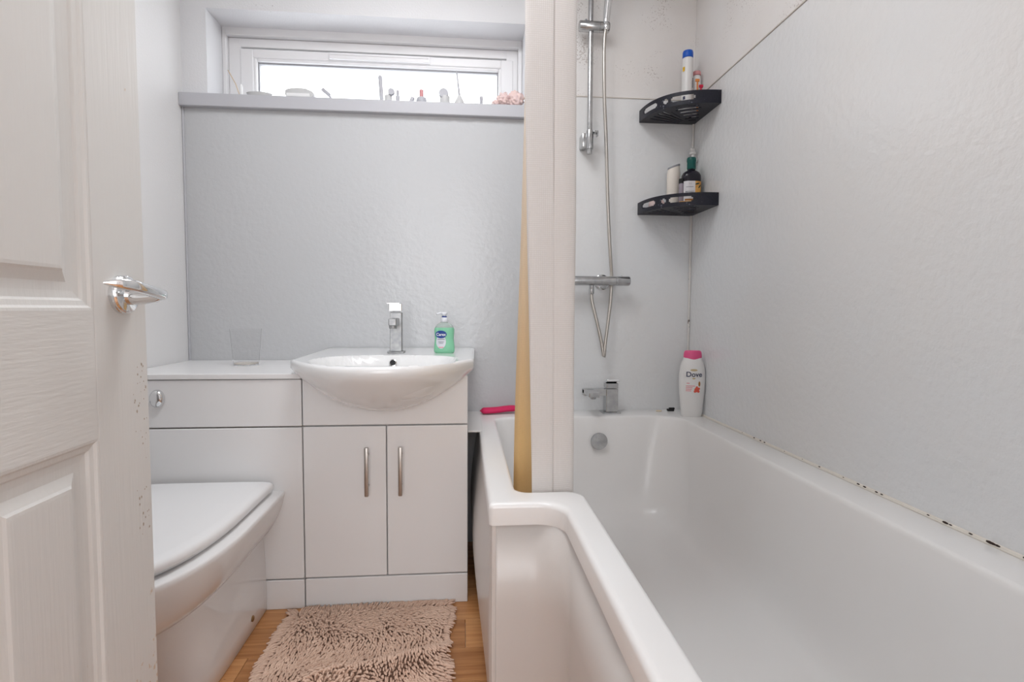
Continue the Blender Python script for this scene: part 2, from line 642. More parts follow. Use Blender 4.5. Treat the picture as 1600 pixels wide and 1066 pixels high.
# D-section lever running towards the hinge, end returned to the door
b = B()
cl = spline([(DXF + .044, hy + .012, hz - .0005), (DXF + .052, hy + .004, hz), (DXF + .056, hy - .012, hz + .001), (DXF + .057, hy - .040, hz + .005),
             (DXF + .055, hy - .066, hz + .0095), (DXF + .046, hy - .080, hz + .0115), (DXF + .033, hy - .088, hz + .012)], 8)
rings = []
for i, p in enumerate(cl):
    t = i / (len(cl) - 1)
    dd = (cl[min(i + 1, len(cl) - 1)] - cl[max(i - 1, 0)]).normalized()
    s = Vector((dd.y, -dd.x, 0)).normalized()
    hh = .0072 * (1 if t < .7 else 1 - .75 * ((t - .7) / .3) ** 2)
    ww = .0065 * (1 if t < .8 else 1 - .5 * (t - .8) / .2)
    if i == 0:
        hh *= .7
        ww *= .7
    ring = []
    for k in range(20):
        a = 2 * PI * k / 20
        cx, cz = math.cos(a), math.sin(a)
        ring.append(p + s * (ww * math.copysign(abs(cx) ** .8, cx)) + Vector((0, 0, hh * math.copysign(abs(cz) ** .7, cz))))
    rings.append(ring)
loft(b, rings)
link('handle_lever', b, M['chrome'], d, smooth=True)

# ------------------------------------------------------------ WC unit and its worktop
VY = -.448
VL, VR = -1.3865, -.8905


def slab(x0, x1, z0, z1, y0=VY, th=.018, bev=.0028):
    return box(B(), x0, x1, y0, y0 + th, z0, z1, bev, 3)


t = thing('toilet_unit', 'white gloss back-to-wall cistern unit with chrome flush button, behind the toilet', 'cabinet', (-1.65, VY, 0))
b = B()
box(b, LX + .002, VL - .0015, VY + .02, -.008, .0, .700)
link('carcass', b, M['unit_edge'], t)
link('access_panel', slab(LX + .002, VL - .0015, .5665, .7075), M['gloss_unit'], t)
link('front_panel', slab(LX + .002, VL - .0015, .0955, .5625), M['gloss_unit'], t)
link('plinth', slab(LX + .002, VL - .0015, .0, .0915), M['gloss_unit'], t)
b = B()
box(b, LX + .002, VL - .001, VY - .004, -.008, .7095, .7255, .002, 2)
link('worktop', b, M['gloss_unit'], t)
b = B()
fx, fz = -1.7965, .6542
lathe(b, [(.0, .0), (.0205, .0), (.0205, -.004), (.0195, -.009), (.0165, -.0135), (.0120, -.0165), (.006, -.0178), (0, -.018)],
      (fx, VY - .0003, fz), 40, 'Y', sx=1, sy=1.3)
fb = link('flush_button', b, M['chrome'], t, smooth=True)
b = B()
pts = [(fx + .012 * math.sin(q * PI / 8 * 1.2) - .002, VY - .0162 + abs(q) * .0004, fz + .0022 * q) for q in range(-7, 8)]
tube(b, pts, .0011, 6)
link('button_split', b, M['grey_dark'], fb, smooth=True)

# clear tumbler standing on it
t = thing('plastic_tumbler', 'clear plastic tumbler standing on the toilet unit worktop', 'cup', (-1.645, -.185, .7255))
b = B()
pr_ = [(.040, 0), (.044, .05), (.050, .124), (.0487, .124), (.0428, .05), (.0388, .004)]
lathe(b, pr_, (-1.645, -.185, .7257), 40)
link('cup_wall', b, M['clear'], t, smooth=True)
b = B()
lathe(b, [(.0386, .0), (.0386, .003)], (-1.645, -.185, .730), 40)
link('residue', b, M['trim'], t, smooth=True)

# ------------------------------------------------------------ vanity unit
t = thing('vanity_unit', 'white gloss two-door vanity unit with bar handles, under the basin', 'cabinet', ((VL + VR) / 2, VY, 0))
b = B()
box(b, VL + .001, VR, VY + .02, -.008, .0, .715)
link('carcass', b, M['gloss_unit'], t)
link('basin_fascia', slab(VL + .0015, VR, .5675, .7175), M['gloss_unit'], t)
mid = -1.1378
for x0, x1, hx in ((VL + .0015, mid - .0015, -1.194), (mid + .0015, VR, -1.0936)):
    dr = link('door', slab(x0, x1, .0965, .5635), M['gloss_unit'], t)
    b = B()
    box(b, hx - .0058, hx + .0058, VY - .034, VY - .0225, .355, .505, .0025, 2)
    for hz_ in (.382, .478):
        lathe(b, [(.0045, -.026), (.0045, .001)], (hx, VY, hz_), 12, 'Y')
    link('handle', b, mat('nickel_handle', (.45, .42, .39, 1), .35, 1.0), dr, smooth=True)
link('plinth', slab(VL + .0015, VR, .0, .0925), M['gloss_unit'], t)

# basin: grid over the plan, bowl sunk in the top, bowed apron in front
t = thing('basin', 'white ceramic semi-recessed basin with bowed front, on the vanity unit', 'basin', (-1.145, VY, .715))
BC, BW, BZ = -1.139, .266, .772


def front_y(u):
    return -.490 - .225 * max(0, 1 - abs(u) ** 2.3) ** .95


def contact_z(u):
    return .738 - .123 * max(0, 1 - abs(u) ** 2.0)


def half_w(y):
    return BW + .012 * (y + .49) / .49 if y > -.49 else BW


def bowl(x, y):
    u = (x - BC - .01) / .205
    yc, ry = -.515, .155
    q = (y - yc) / (ry if y > yc else .168)
    r = (abs(u) ** 2.6 + abs(q) ** 2.6) ** (1 / 2.6)
    rimz = 0.0
    if r >= 1:
        e = min(1, (r - 1) / .12)
        return rimz + 0.0 * e
    s = 1 - r
    return -.105 * (1 - (1 - min(1, s / .5)) ** 2.2)


NX, NY = 72, 56
bm = B()
grid = []
for i in range(NX + 1):
    u = -1 + 2 * i / NX
    u = math.copysign(1 - (1 - abs(u)) ** 1.0, u)
    col = []
    yf = front_y(u)
    crest = .012
    for j in range(NY + 1):
        v = j / NY
        y = -.010 + (yf + crest + .010) * v
        x = BC + u * half_w(y)
        z = BZ + bowl(x, y)
        # raised shelf for the tap, slightly higher at the wall
        if abs(u) > .965:
            z -= .004 * ((abs(u) - .965) / .035) ** 2
        col.append((x, y, z))
    # crest of the front edge then the apron down to the fascia
    zc = contact_z(u)
    P = [(yf + .004, BZ - .0025), (yf, BZ - .009), (yf + .0005, BZ - .025)]
    z0, y0 = BZ - .025, yf + .0005
    z1, y1 = zc, VY - .001
    for k in range(1, 15):
        s = k / 14
        a = s * PI / 2
        yy_ = y0 + (y1 - y0) * (1 - math.cos(a)) ** .70
        zz_ = z0 + (z1 - z0) * math.sin(a) ** 1.12
        P.append((yy_, zz_))
    for (y, z) in P:
        col.append((BC + u * half_w(y), y, z))
    col.append((BC + u * half_w(VY), VY + .03, zc + .004))
    grid.append(col)
V = [[bm.verts.new(p) for p in c] for c in grid]
for a, c in zip(V[:-1], V[1:]):
    for j in range(len(a) - 1):
        bm.faces.new((a[j], a[j + 1], c[j + 1], c[j]))
for side in (0, -1):                       # end faces, fanned to a point inside the thickness
    c = V[side]
    low = bm.verts.new((c[0].co.x, -.010, .727))
    rimv = [q for q in c]
    bm.faces.new(rimv + [low])
link('bowl', bm, M['ceramic'], t, smooth=True, angle=60)
b = B()
box(b, VL + .012, VR - .012, VY + .01, -.012, .7176, .7300)
link('underside', b, M['ceramic'], t)
b = B()
lathe(b, [(.0125, .0), (.0125, .003), (.0095, .004), (.0085, .001), (0, .001)], (0, 0, 0), 28)
ovm = Matrix.Translation((-1.126, -.3735, .7485)) @ Matrix.Rotation(math.radians(64), 4, 'X')
bmesh.ops.transform(b, matrix=ovm, verts=b.verts)
ov = link('overflow_ring', b, M['chrome'], t, smooth=True)
b = B()
lathe(b, [(.0078, .0), (.0078, .0045)], (0, 0, 0), 24)
bmesh.ops.transform(b, matrix=ovm, verts=b.verts)
link('overflow_hole', b, M['black'], ov)

# basin mixer tap
t = thing('basin_tap', 'square chrome mixer tap standing at the back of the basin', 'tap', (-1.130, -.235, .7722))
tx, ty = -1.130, -.245
b = B()
box(b, tx - .0275, tx + .0275, ty - .027, ty + .027, .7722, .7772, .0015)
link('base_plate', b, M['chrome_tap'], t)
b = B()
box(b, tx - .0195, tx + .0195, ty - .0195, ty + .0195, .7772, .908, .0015)
link('tap_body', b, M['chrome_tap'], t)
b = B()
box(b, tx - .0215, tx + .0225, ty - .035, ty + .021, .911, .9395, .003)
lv = link('lever', b, M['chrome'], t)
b = B()
box(b, tx - .021, tx + .021, ty - .085, ty - .03, .9355, .9415, .002, 2, None)
link('lever_blade', b, M['chrome'], lv)
b = B()
box(b, tx - .0125, tx + .0125, ty - .105, ty - .018, .866, .889, .0025)
sp = link('spout', b, M['chrome_tap'], t)
b = B()
lathe(b, [(.0115, 0), (.0125, .003), (.0125, .011)], (tx, ty - .090, .8565), 24)
link('aerator', b, M['chrome_tap'], sp, smooth=True)


# ------------------------------------------------------------ bath
def fillet_ring(z, xr, yb, xw, ys, xn, yf, rad, n=9):
    P = [Vector((xr, yb)), Vector((xw, yb)), Vector((xw, ys)), Vector((xn, ys)), Vector((xn, yf)), Vector((xr, yf))]
    out = []
    for i, p in enumerate(P):
        a, c = P[i - 1], P[(i + 1) % 6]
        r = rad[i] if isinstance(rad, (list, tuple)) else rad
        da, dc = (a - p).normalized(), (c - p).normalized()
        r = min(r, (a - p).length * .49, (c - p).length * .49)
        s, e = p + da * r, p + dc * r
        o = p + da * r + dc * r
        for k in range(n):
            t_ = (k / (n - 1)) * PI / 2
            out.append(o + (s - o) * math.cos(t_) + (e - o) * math.sin(t_))
    return [(q.x, q.y, z) for q in out]


t = thing('bath', 'white L-shaped shower bath along the right wall with stepped side', 'bathtub', (-.42, -1.0, 0))
XW, YS, XN = -.8515, -1.027, -.7
R0 = [.012, .02, .010, .055, .02, .012]
bm = B()
BF = FY + .004
rings = [
    fillet_ring(.4775, -.003, -.0075, XW + .012, YS + .012, XN + .012, BF, R0),
    fillet_ring(.4770, -.003, -.0075, XW + .001, YS + .001, XN + .001, BF, R0),
    fillet_ring(.5120, -.003, -.0075, XW, YS, XN, BF, R0),
    fillet_ring(.5170, -.003, -.0075, XW + .001, YS + .001, XN + .001, BF, R0),
    fillet_ring(.5207, -.0035, -.008, XW + .0035, YS + .0035, XN + .0035, BF, R0),
    fillet_ring(.5228, -.005, -.01, XW + .008, YS + .008, XN + .008, BF, R0),
    fillet_ring(HB, -.006, -.011, XW + .013, YS + .013, XN + .013, BF, R0),
]
I = dict(xr=-.100, yb=-.138, xw=-.7900, ys=-.957, xn=-.6440, yf=-1.87)


def inner(z, dr, db, dw, ds, dn, df, rad):
    return fillet_ring(z, I['xr'] - dr, I['yb'] - db, I['xw'] + dw, I['ys'] + ds, I['xn'] + dn, I['yf'] + df, rad)


RI = [.10, .06, .035, .035, .05, .08]
rings += [
    inner(HB, -.008, -.008, -.008, -.008, -.008, -.008, RI),
    inner(HB - .0012, -.003, -.003, -.003, -.003, -.003, -.003, RI),
    inner(HB - .005, 0, 0, 0, 0, 0, 0, RI),
    inner(HB - .012, .002, .002, .002, .002, .002, .004, RI),
    inner(.45, .008, .012, .008, .008, .008, .02, [.12, .07, .04, .04, .05, .08]),
    inner(.36, .016, .03, .016, .014, .016, .05, [.14, .08, .05, .05, .06, .08]),
    inner(.27, .026, .052, .026, .022, .026, .09, [.15, .09, .06, .06, .07, .09]),
    inner(.22, .038, .07, .036, .032, .036, .12, [.15, .09, .06, .06, .07, .09]),
    inner(.185, .058, .092, .052, .046, .052, .15, [.14, .09, .06, .06, .07, .09]),
    inner(.167, .085, .125, .08, .066, .078, .19, [.12, .08, .05, .05, .06, .08]),
    inner(.160, .12, .17, .12, .10, .11, .25, [.10, .06, .04, .04, .05, .06]),
    inner(.158, .17, .25, .2, .15, .16, .35, [.05, .04, .03, .02, .03, .03]),
]
loft(bm, rings, True, False, True)
link('tub', bm, M['acrylic'], t, smooth=True, angle=75)
# step and narrow side panel, one bent sheet
bm = B()
xp, yp = XN + .007, YS + .007
path = [(XW + .0095, YS + .0075), (XW + .02, YS + .0072)]
cx_, cy_, rr = xp - .075, yp - .075, .075
for k in range(13):
    a = PI / 2 * (1 - k / 12)
    path.append((cx_ + rr * math.cos(a), cy_ + rr * math.sin(a)))
path += [(xp, -1.4), (xp, FY + .004)]
front = [[(x, y, z) for x, y in path] for z in (.0, .1, .3, .478)]
loft(bm, front, False, False, False)
fp = link('front_panel', bm, M['bath_panel'], t, smooth=True)
so = fp.modifiers.new('thickness', 'SOLIDIFY')
so.thickness = .006
so.offset = 1 if False else -1
# bowed wide-side panel
bm = B()
rows = []
for i in range(17):
    z = .478 * i / 16
    row = []
    for j in range(15):
        v = j / 14
        y = -.03 + (YS + .012 + .03) * v
        bow = .032 * math.sin(PI * min(1, z / .50) ** .8) * math.sin(PI * (.5 if v < .3 else .5 + .5 * (v - .3) / .7)) ** 1.0
        row.append((XW + .008 - bow, y, z))
    rows.append(row)
loft(bm, rows, False, False, False)
sp_ = link('side_panel', bm, M['bath_panel'], t, smooth=True)
so = sp_.modifiers.new('thickness', 'SOLIDIFY')
so.thickness = .004
b = B()
box(b, XW + .006, XW + .016, YS + .005, YS + .02, 0, .4765, .003)
link('corner_post', b, M['bath_panel'], t)
b = B()
box(b, VR + .0015, XW + .01, -.3475, -.008, .5165, HB, .0015)
link('filler_strip', b, M['acrylic'], t)
link('bath_seal', SEAL, M['silicone'], t, smooth=True)
# mould spots sitting in the bath seal
b = B()
for _ in range(26):
    y = -1.0 - random.random() * .42 if random.random() < .6 else -.35 - random.random() * .7
    s = random.uniform(.0012, .0032)
    if -1.31 < y < -1.2:
        s *= 1.5
    bmesh.ops.create_icosphere(b, subdivisions=1, radius=s,
                               matrix=Matrix.Translation((-.009, y, HB + .0055)) @ Matrix.Diagonal((.6, 1.8, .6, 1)))
link('mould_spots', b, mat('black_mould', srgb(58, 44, 38), .8), t, kind='stuff')
# overflow cover on the end wall
b = B()
lathe(b, [(.0, .0), (.021, .0), (.021, -.012), (.0305, -.013), (.0315, -.020), (.0300, -.0235), (0, -.025)], (-.4045, -.150, .436), 40, 'Y')
link('overflow_cover', b, M['chrome_dull'], t, smooth=True)

# bath filler tap
t = thing('bath_tap', 'square chrome bath filler tap on the rim below the shower valve', 'tap', (-.337, -.07, HB))
b = B()
box(b, -.373, -.303, -.100, -.040, HB, HB + .006, .0015)
link('base_plate', b, M['chrome_dull'], t)
b = B()
box(b, -.359, -.313, -.092, -.048, HB + .006, .618, .0018)
link('tap_body', b, M['chrome_dull'], t)
b = B()
box(b, -.359, -.313, -.094, -.048, .6205, .640, .002)
lv = link('lever', b, M['chrome_dull'], t)
b = B()
mt = Matrix.Translation((-.336, -.070, .644)) @ Matrix.Rotation(math.radians(-14), 4, 'X')
box(b, -.023, .024, -.035, .026, -.004, .004, .002, 2, mt)
link('lever_blade', b, M['chrome'], lv)
b = B()
box(b, -.446, -.358, -.090, -.056, .592, .618, .002, 2)
sp = link('spout', b, M['chrome_dull'], t)
b = B()
box(b, -.446, -.408, -.178, -.062, .6000, .6165, .002, 2)
link('spout_plate', b, M['chrome_dull'], sp)
b = B()
lathe(b, [(.0095, -.008), (.0105, -.004), (.0105, .002)], (-.427, -.160, .600), 20)
link('aerator', b, M['chrome_dull'], sp, smooth=True)

# ------------------------------------------------------------ shower
t = thing('shower_rail', 'vertical chrome shower riser rail on the end wall, with sliding holder', 'shower', (-.427, -.05, 1.51))
b = B()
tube(b, [(-.430, -.058, 1.508), (-.432, -.058, 2.18)], .0098, 20)
link('rail_tube', b, M['chrome_dull'], t, smooth=True)
b = B()
lathe(b, [(.0135, .0), (.0145, .01), (.0145, .055), (.0125, .068)], (-.430, -.058, 1.5265), 20)
box(b, -.4585, -.4365, -.060, -.007, 1.533, 1.585, .004)
link('wall_bracket', b, M['chrome_dull'], t, smooth=True)
b = B()
box(b, -.417, -.402, -.078, -.052, 1.582, 1.590, .002)
box(b, -.4055, -.4005, -.078, -.056, 1.571, 1.590, .001)
link('clip', b, M['chrome_dull'], t)
b = B()
lathe(b, [(.0135, .0), (.0145, .01), (.0145, .05), (.0125, .06)], (-.432, -.058, 2.12), 20)
box(b, -.460, -.438, -.060, -.001, 2.125, 2.175, .004)
link('wall_bracket', b, M['chrome_dull'], t, smooth=True)
b = B()
lathe(b, [(.0, .0), (.017, .0), (.0195, .003), (.0195, .074), (.0185, .0745), (.0185, .0765), (.0195, .077), (.0195, .1105), (.017, .1135), (0, .1135)],
      (-.476, -.062, 1.972), 28, 'X')
sl = link('slider', b, M['chrome_dull'], t, smooth=True)
b = B()
lathe(b, [(.005, .0), (.006, .005), (.003, .009)], (-.450, -.062, 1.989), 14)
link('slider_button', b, M['grey_dark'], sl, smooth=True)

# hand shower held in the slider
t = thing('hand_shower', 'chrome hand shower held upright in the rail holder', 'shower head', (-.378, -.075, 1.99))
b = B()
tube(b, [(-.378, -.078, 1.982), (-.377, -.079, 1.995), (-.376, -.086, 2.03), (-.372, -.10, 2.09), (-.368, -.118, 2.15)],
     [.0115, .0125, .0135, .0145, .017], 20)
link('shower_handle', b, M['chrome'], t, smooth=True)
b = B()
hm = Matrix.Translation((-.366, -.140, 2.18)) @ Matrix.Rotation(math.radians(60), 4, 'X')
lathe(b, [(.0, -.012), (.045, -.010), (.052, .0), (.048, .010), (.0, .013)], (0, 0, 0), 32)
bmesh.ops.transform(b, matrix=hm, verts=b.verts)
link('spray_head', b, M['chrome_dull'], t, smooth=True)

# hose: ribbed steel tube from the handset down, loop, up to the valve
t = thing('shower_hose', 'ribbed steel shower hose hanging in a loop below the shower valve', 'hose', (-.36, -.06, .73))
path = spline([(-.378, -.078, 1.975), (-.3835, -.075, 1.90), (-.378, -.066, 1.73), (-.366, -.058, 1.55), (-.3545, -.052, 1.33), (-.343, -.044, 1.18),
               (-.3300, -.030, 1.06), (-.3290, -.027, 1.01), (-.333, -.032, .95), (-.346, -.045, .86), (-.3570, -.054, .79),
               (-.3605, -.058, .752), (-.3625, -.060, .742), (-.3665, -.060, .756), (-.374, -.058, .80), (-.390, -.055, .87), (-.405, -.052, .93),
               (-.411, -.050, .96), (-.4125, -.049, .985)], 40)
# resample evenly and rib
d_ = [0]
for a, c in zip(path[:-1], path[1:]):
    d_.append(d_[-1] + (c - a).length)
tot = d_[-1]
step = .0021
ns = int(tot / step)
P2, R2 = [], []
j = 0
for i in range(ns):
    s = i * step
    while j < len(d_) - 2 and d_[j + 1] < s:
        j += 1
    f = (s - d_[j]) / max(1e-9, d_[j + 1] - d_[j])
    P2.append(path[j].lerp(path[j + 1], f))
    R2.append(.0070 if i % 2 else .0058)
b = B()
tube(b, P2, R2, 10)
link('ribbed_tube', b, M['hose'], t, smooth=True, angle=80)
b = B()
lathe(b, [(.0095, .0), (.0105, .003), (.0105, .018), (.0085, .020)], (-.4125, -.049, .982), 20)
link('hose_nut', b, M['chrome_dull'], t, smooth=True)
b = B()
lathe(b, [(.0080, .0), (.0095, .004), (.0095, .024), (.0085, .028)], (-.378, -.078, 1.955), 20)
link('hose_cone', b, M['chrome'], t, smooth=True)

# thermostatic bar valve
t = thing('shower_valve', 'horizontal chrome bar shower valve on the end wall above the tap', 'shower valve', (-.4, -.05, 1.03))
b = B()
vx0 = -.555
lathe(b, [(.0, .0), (.0165, .0), (.0178, .004), (.0178, .232), (.0165, .2335), (.0165, .2355), (.0182, .237), (.0186, .284), (.0165, .288), (0, .288)],
      (vx0, -.060, 1.0315), 32, 'X')
link('valve_bar', b, M['chrome_dull'], t, smooth=True)
b = B()
lathe(b, [(.0, -.0075), (.031, -.0075), (.030, -.012), (.022, -.017), (.014, -.03), (.0135, -.055)], (-.3625, 0, 1.0285), 32, 'Y')
link('wall_flange', b, M['chrome'], t, smooth=True)
b = B()
lathe(b, [(.0, -.0075), (.031, -.0075), (.030, -.012), (.022, -.017), (.014, -.03), (.0135, -.055)], (-.5125, 0, 1.0285), 32, 'Y')
link('wall_flange', b, M['chrome'], t, smooth=True)
b = B()
lathe(b, [(.0085, .0), (.0095, .003), (.0095, .018)], (-.4125, -.052, .999), 20)
link('outlet', b, M['chrome_dull'], t, smooth=True)
b = B()
lathe(b, [(.0028, 0), (.0028, .005)], (-.300, -.062, 1.0485), 10)
link('stop_button', b, M['chrome'], t)


# ------------------------------------------------------------ corner shelves
def corner_shelf(z, label, tilt=0.0):
    t = thing('corner_shelf', label, 'shelf', (0, 0, z), group='black corner shelves above the bath')
    A = .222
    H = .045
    th0, th1 = math.radians(180), math.radians(270)
    zb = z - H

    def P(r, a, zz):
        # flattened quarter round: squarish front
        e = 2 / 2.5
        ca, sa = math.cos(a), math.sin(a)
        x = -r * abs(ca) ** e
        y = -r * 1.06 * abs(sa) ** e
        return (min(-.004, x), min(-.0085, y), zz)
    # rim band with slots
    n = 60
    slots = [(.10, .34), (.42, .49), (.515, .78)]
    bm = B()
    zs = [zb, zb + .014, zb + .018, zb + .029, zb + .033, z]
    rows = [[bm.verts.new(P(A, th0 + (th1 - th0) * i / n, zz)) for i in range(n + 1)] for zz in zs]
    for k in range(len(zs) - 1):
        for i in range(n):
            f = (i + .5) / n
            cut = any(a_ < f < b_ for a_, b_ in slots) if k == 2 else (
                any(a_ + .02 < f < b_ - .02 for a_, b_ in slots) if k in (1, 3) else False)
            if not cut:
                bm.faces.new((rows[k][i], rows[k][i + 1], rows[k + 1][i + 1], rows[k + 1][i]))
    o = link('rim', bm, M['shelf'], t, smooth=False)
    s = o.modifiers.new('thickness', 'SOLIDIFY')
    s.thickness = .0035
    s.offset = 0
    # side rails against the walls
    bm = B()
    box(bm, -A + .001, -.0115, -.0115, -.0080, zb, z - .016, .0008)
    link('wall_flange', bm, M['shelf'], t)
    bm = B()
    box(bm, -.0075, -.004, -A * 1.06, -.0080, zb, z - .016, .0008)
    link('wall_flange', bm, M['shelf'], t)
    # slotted base
    bm = B()
    nr, na = 28, 64
    radii = [.012 + (A - .012) * i / nr for i in range(nr + 1)]
    G = [[bm.verts.new(P(r, th0 + (th1 - th0) * j / na, zb + .002)) for j in range(na + 1)] for r in radii]
    for i in range(nr):
        for j in range(na):
            f = (j + .5) / na
            rr_ = (i + .5) / nr
            cut = False
            if .46 < f < .92 and rr_ > .22 and rr_ < .93 and i % 4 in (1, 2):
                w_ = .19 + .05 * math.sin(i * 1.7)
                if abs(f - .69) < w_:
                    cut = True
            if .06 < f < .40 and .30 < rr_ < .90 and j % 5 in (2, 3):
                cut = True
            if .40 < f < .46 and .45 < rr_ < .8 and j % 4 in (0, 1):
                cut = True
            if not cut:
                bm.faces.new((G[i][j], G[i][j + 1], G[i + 1][j + 1], G[i + 1][j]))
    o = link('base', bm, M['shelf'], t)
    s = o.modifiers.new('thickness', 'SOLIDIFY')
    s.thickness = .004
    s.offset = 0
    return t, zb + .004


sh1, s1z = corner_shelf(1.692, 'black slotted corner shelf, upper one, carrying the tall blue-capped tube')
sh2, s2z = corner_shelf(1.338, 'black slotted corner shelf, lower one, carrying the dark labelled bottle')


def flat_label(bm, f, x0, x1, z0, z1, nx=10, nz=4, off=.0006):
    """patch following a bottle front: f(x, z) gives y"""
    rows = []
    for j in range(nz + 1):
        z = z0 + (z1 - z0) * j / nz
        rows.append([(x0 + (x1 - x0) * i / nx, f(x0 + (x1 - x0) * i / nx, z) - off, z) for i in range(nx + 1)])
    loft(bm, rows, False, False, False)
    return bm


def wrap_text(s, size, cx, cz, f, off=.0008, bold=0, sx=1.0):
    bm = text_mesh(s, size, .0001, bold)
    for v in bm.verts:
        x, z = v.co.x * sx + cx, v.co.y + cz
        v.co = Vector((x, f(x, z) - off - (.0001 if v.co.z > 0 else 0), z))
    return bm


def disc_patch(f, cx, cz, rx, rz_, off=.0007, n=28, power=2.0):
    bm = B()
    c0 = bm.verts.new((cx, f(cx, cz) - off, cz))
    prev = [c0] * n
    for q in (.35, .7, 1.0):
        cur = []
        for i in range(n):
            a = 2 * PI * i / n
            x, z = cx + rx * q * math.cos(a), cz + rz_ * q * math.sin(a)
            cur.append(bm.verts.new((x, f(x, z) - off, z)))
        for i in range(n):
            j = (i + 1) % n
            if prev[0] is c0:
                bm.faces.new((c0, cur[i], cur[j]))
            else:
                bm.faces.new((prev[i], prev[j], cur[j], cur[i]))
        prev = cur
    return bm


# blue-capped tube on the upper shelf
t = thing('toiletry_tube', 'tall white squeeze tube with a blue cap on the upper corner shelf', 'bottle', (-.068, -.085, s1z))
b = B()
lathe(b, [(.017, 0), (.0195, .003), (.0205, .02), (.0210, .10), (.0200, .17), (.0185, .211), (.017, .212)], (-.066, -.085, s1z), 28)
link('tube_body', b, M['bottle_white'], t, smooth=True)
b = B()
lathe(b, [(.0185, .2122), (.0195, .2135), (.0195, .232), (.0175, .2375), (.009, .241), (0, .2415)], (-.066, -.085, s1z), 28)
link('cap', b, M['blue'], t, smooth=True)


def cyl_f(cx, cy, r):
    return lambda x, z: cy - math.sqrt(max(1e-8, r * r - (x - cx) ** 2))


f1 = cyl_f(-.066, -.085, .0212)
b = B()
flat_label(b, f1, -.0868, -.0825, s1z + .160, s1z + .176)
link('yellow_mark', b, M['yellow'], t, label='yellow mark')
b = B()
for k in range(6):
    flat_label(b, f1, -.0545, -.0500, s1z + .100 + k * .006, s1z + .104 + k * .006, 3, 1)
link('blue_print', b, M['navy_text'], t)
b = B()
flat_label(b, f1, -.0855, -.080, s1z + .056, s1z + .068)
link('blue_mark', b, M['navy_text'], t)

t = thing('small_lotion_bottle', 'small white bottle with pale flip cap beside the blue-capped tube', 'bottle', (-.026, -.07, s1z))
b = B()
lathe(b, [(.014, 0), (.0155, .003), (.0165, .06), (.0160, .13), (.0145, .152), (.012, .155)], (-.0245, -.072, s1z), 24)
link('bottle_body', b, M['bottle_white'], t, smooth=True)
b = B()
lathe(b, [(.0125, .1552), (.0155, .1565), (.0155, .166), (.0135, .170), (0, .1705)], (-.0245, -.072, s1z), 24)
link('cap', b, M['pink_pale'], t, smooth=True)


def razor(x, y, z, h, mh, label, lean=0.0):
    t = thing('razor', label, 'razor', (x, y, z), group='razors on the upper corner shelf')
    b = B()
    tube(b, spline([(x, y, z), (x + lean * .4, y - .001, z + h * .5), (x + lean, y, z + h)], 5), [.0036] * 5 + [.003] * 6, 10)
    link('razor_handle', b, mh, t, smooth=True)
    b = B()
    box(b, x + lean - .0075, x + lean + .0075, y - .0035, y + .0035, z + h - .003, z + h + .007, .0015)
    link('razor_head', b, mh, t)
    return t


razor(-.0390, -.118, s1z, .118, M['orange'], 'orange-handled razor standing between tube and small lotion bottle', -.002)
razor(-.0290, -.121, s1z, .096, M['red'], 'pink-red razor standing in front of the small lotion bottle', .001)
# yellow razor lying on the upper shelf
t = thing('yellow_razor', 'yellow disposable razor lying on the upper corner shelf', 'razor', (-.12, -.10, s1z))
b = B()
tube(b, spline([(-.145, -.125, s1z + .006), (-.125, -.11, s1z + .009), (-.105, -.085, s1z + .006), (-.09, -.05, s1z + .006)], 6), .0055, 10)
link('razor_handle', b, M['yellow'], t, smooth=True)
b = B()
box(b, -.018, .018, -.006, .006, -.004, .004, .0015, 2, Matrix.Translation((-.148, -.129, s1z + .0055)) @ Matrix.Rotation(.9, 4, 'Z'))
link('razor_head', b, M['white_print'], t)

# lower shelf bottles
t = thing('body_wash_bottle', 'dark bottle with green cap and leaf label on the lower corner shelf', 'bottle', (-.05, -.125, s2z))
bx, by = -.0545, -.114
b = B()
lathe(b, [(.031, 0), (.0345, .003), (.0355, .01), (.0355, .118), (.0345, .127), (.029, .137), (.020, .143), (.0145, .146), (.014, .150)],
      (bx, by, s2z), 36, sx=1, sy=.72, power=2.6)
link('bottle_body', b, M['bottle_dark'], t, smooth=True)
b = B()
lathe(b, [(.0148, .1495), (.0160, .151), (.0160, .176), (.0172, .178), (.0172, .188), (.0150, .1925), (0, .194)], (bx, by, s2z), 28)
link('cap', b, M['dark_green'], t, smooth=True)


def se_f(cx, cy, rx, ry, p):
    return lambda x, z: cy - ry * max(1e-6, 1 - min(1, abs((x - cx) / rx)) ** p) ** (1 / p)


f2 = se_f(bx, by, .0356, .0256, 2.6)
b = B()
flat_label(b, f2, bx - .0335, bx + .006, s2z + .012, s2z + .102, 14, 4)
link('white_label', b, M['label'], t)
b = B()
flat_label(b, f2, bx + .006, bx + .0335, s2z + .012, s2z + .102, 12, 4)
lo = link('orange_label', b, M['label_orange'], t)
b = B()
for (x, z, a, L_) in ((.014, .092, .3, .018), (.024, .083, .9, .018), (.012, .038, -.8, .020), (.021, .055, 2.1, .014), (.026, .03, 1.0, .012), (.02, .018, 2.4, .012)):
    ring = []
    for k in range(14):
        q = 2 * PI * k / 14
        lx, lz = L_ / 2 * math.cos(q), .0028 * math.sin(q)
        X = bx + x + lx * math.cos(a) - lz * math.sin(a)
        X = min(X, bx + .033)
        Z = s2z + z + lx * math.sin(a) + lz * math.cos(a)
        ring.append(b.verts.new((X, f2(X, Z) - .0012, Z)))
    b.faces.new(ring)
link('leaf_print', b, M['leaf_print'], lo)
b = wrap_text('MANGO', .0082, bx - .0135, s2z + .062, f2, .001, .0001)
link('lettering', b, M['grey_print'], t)
b = B()
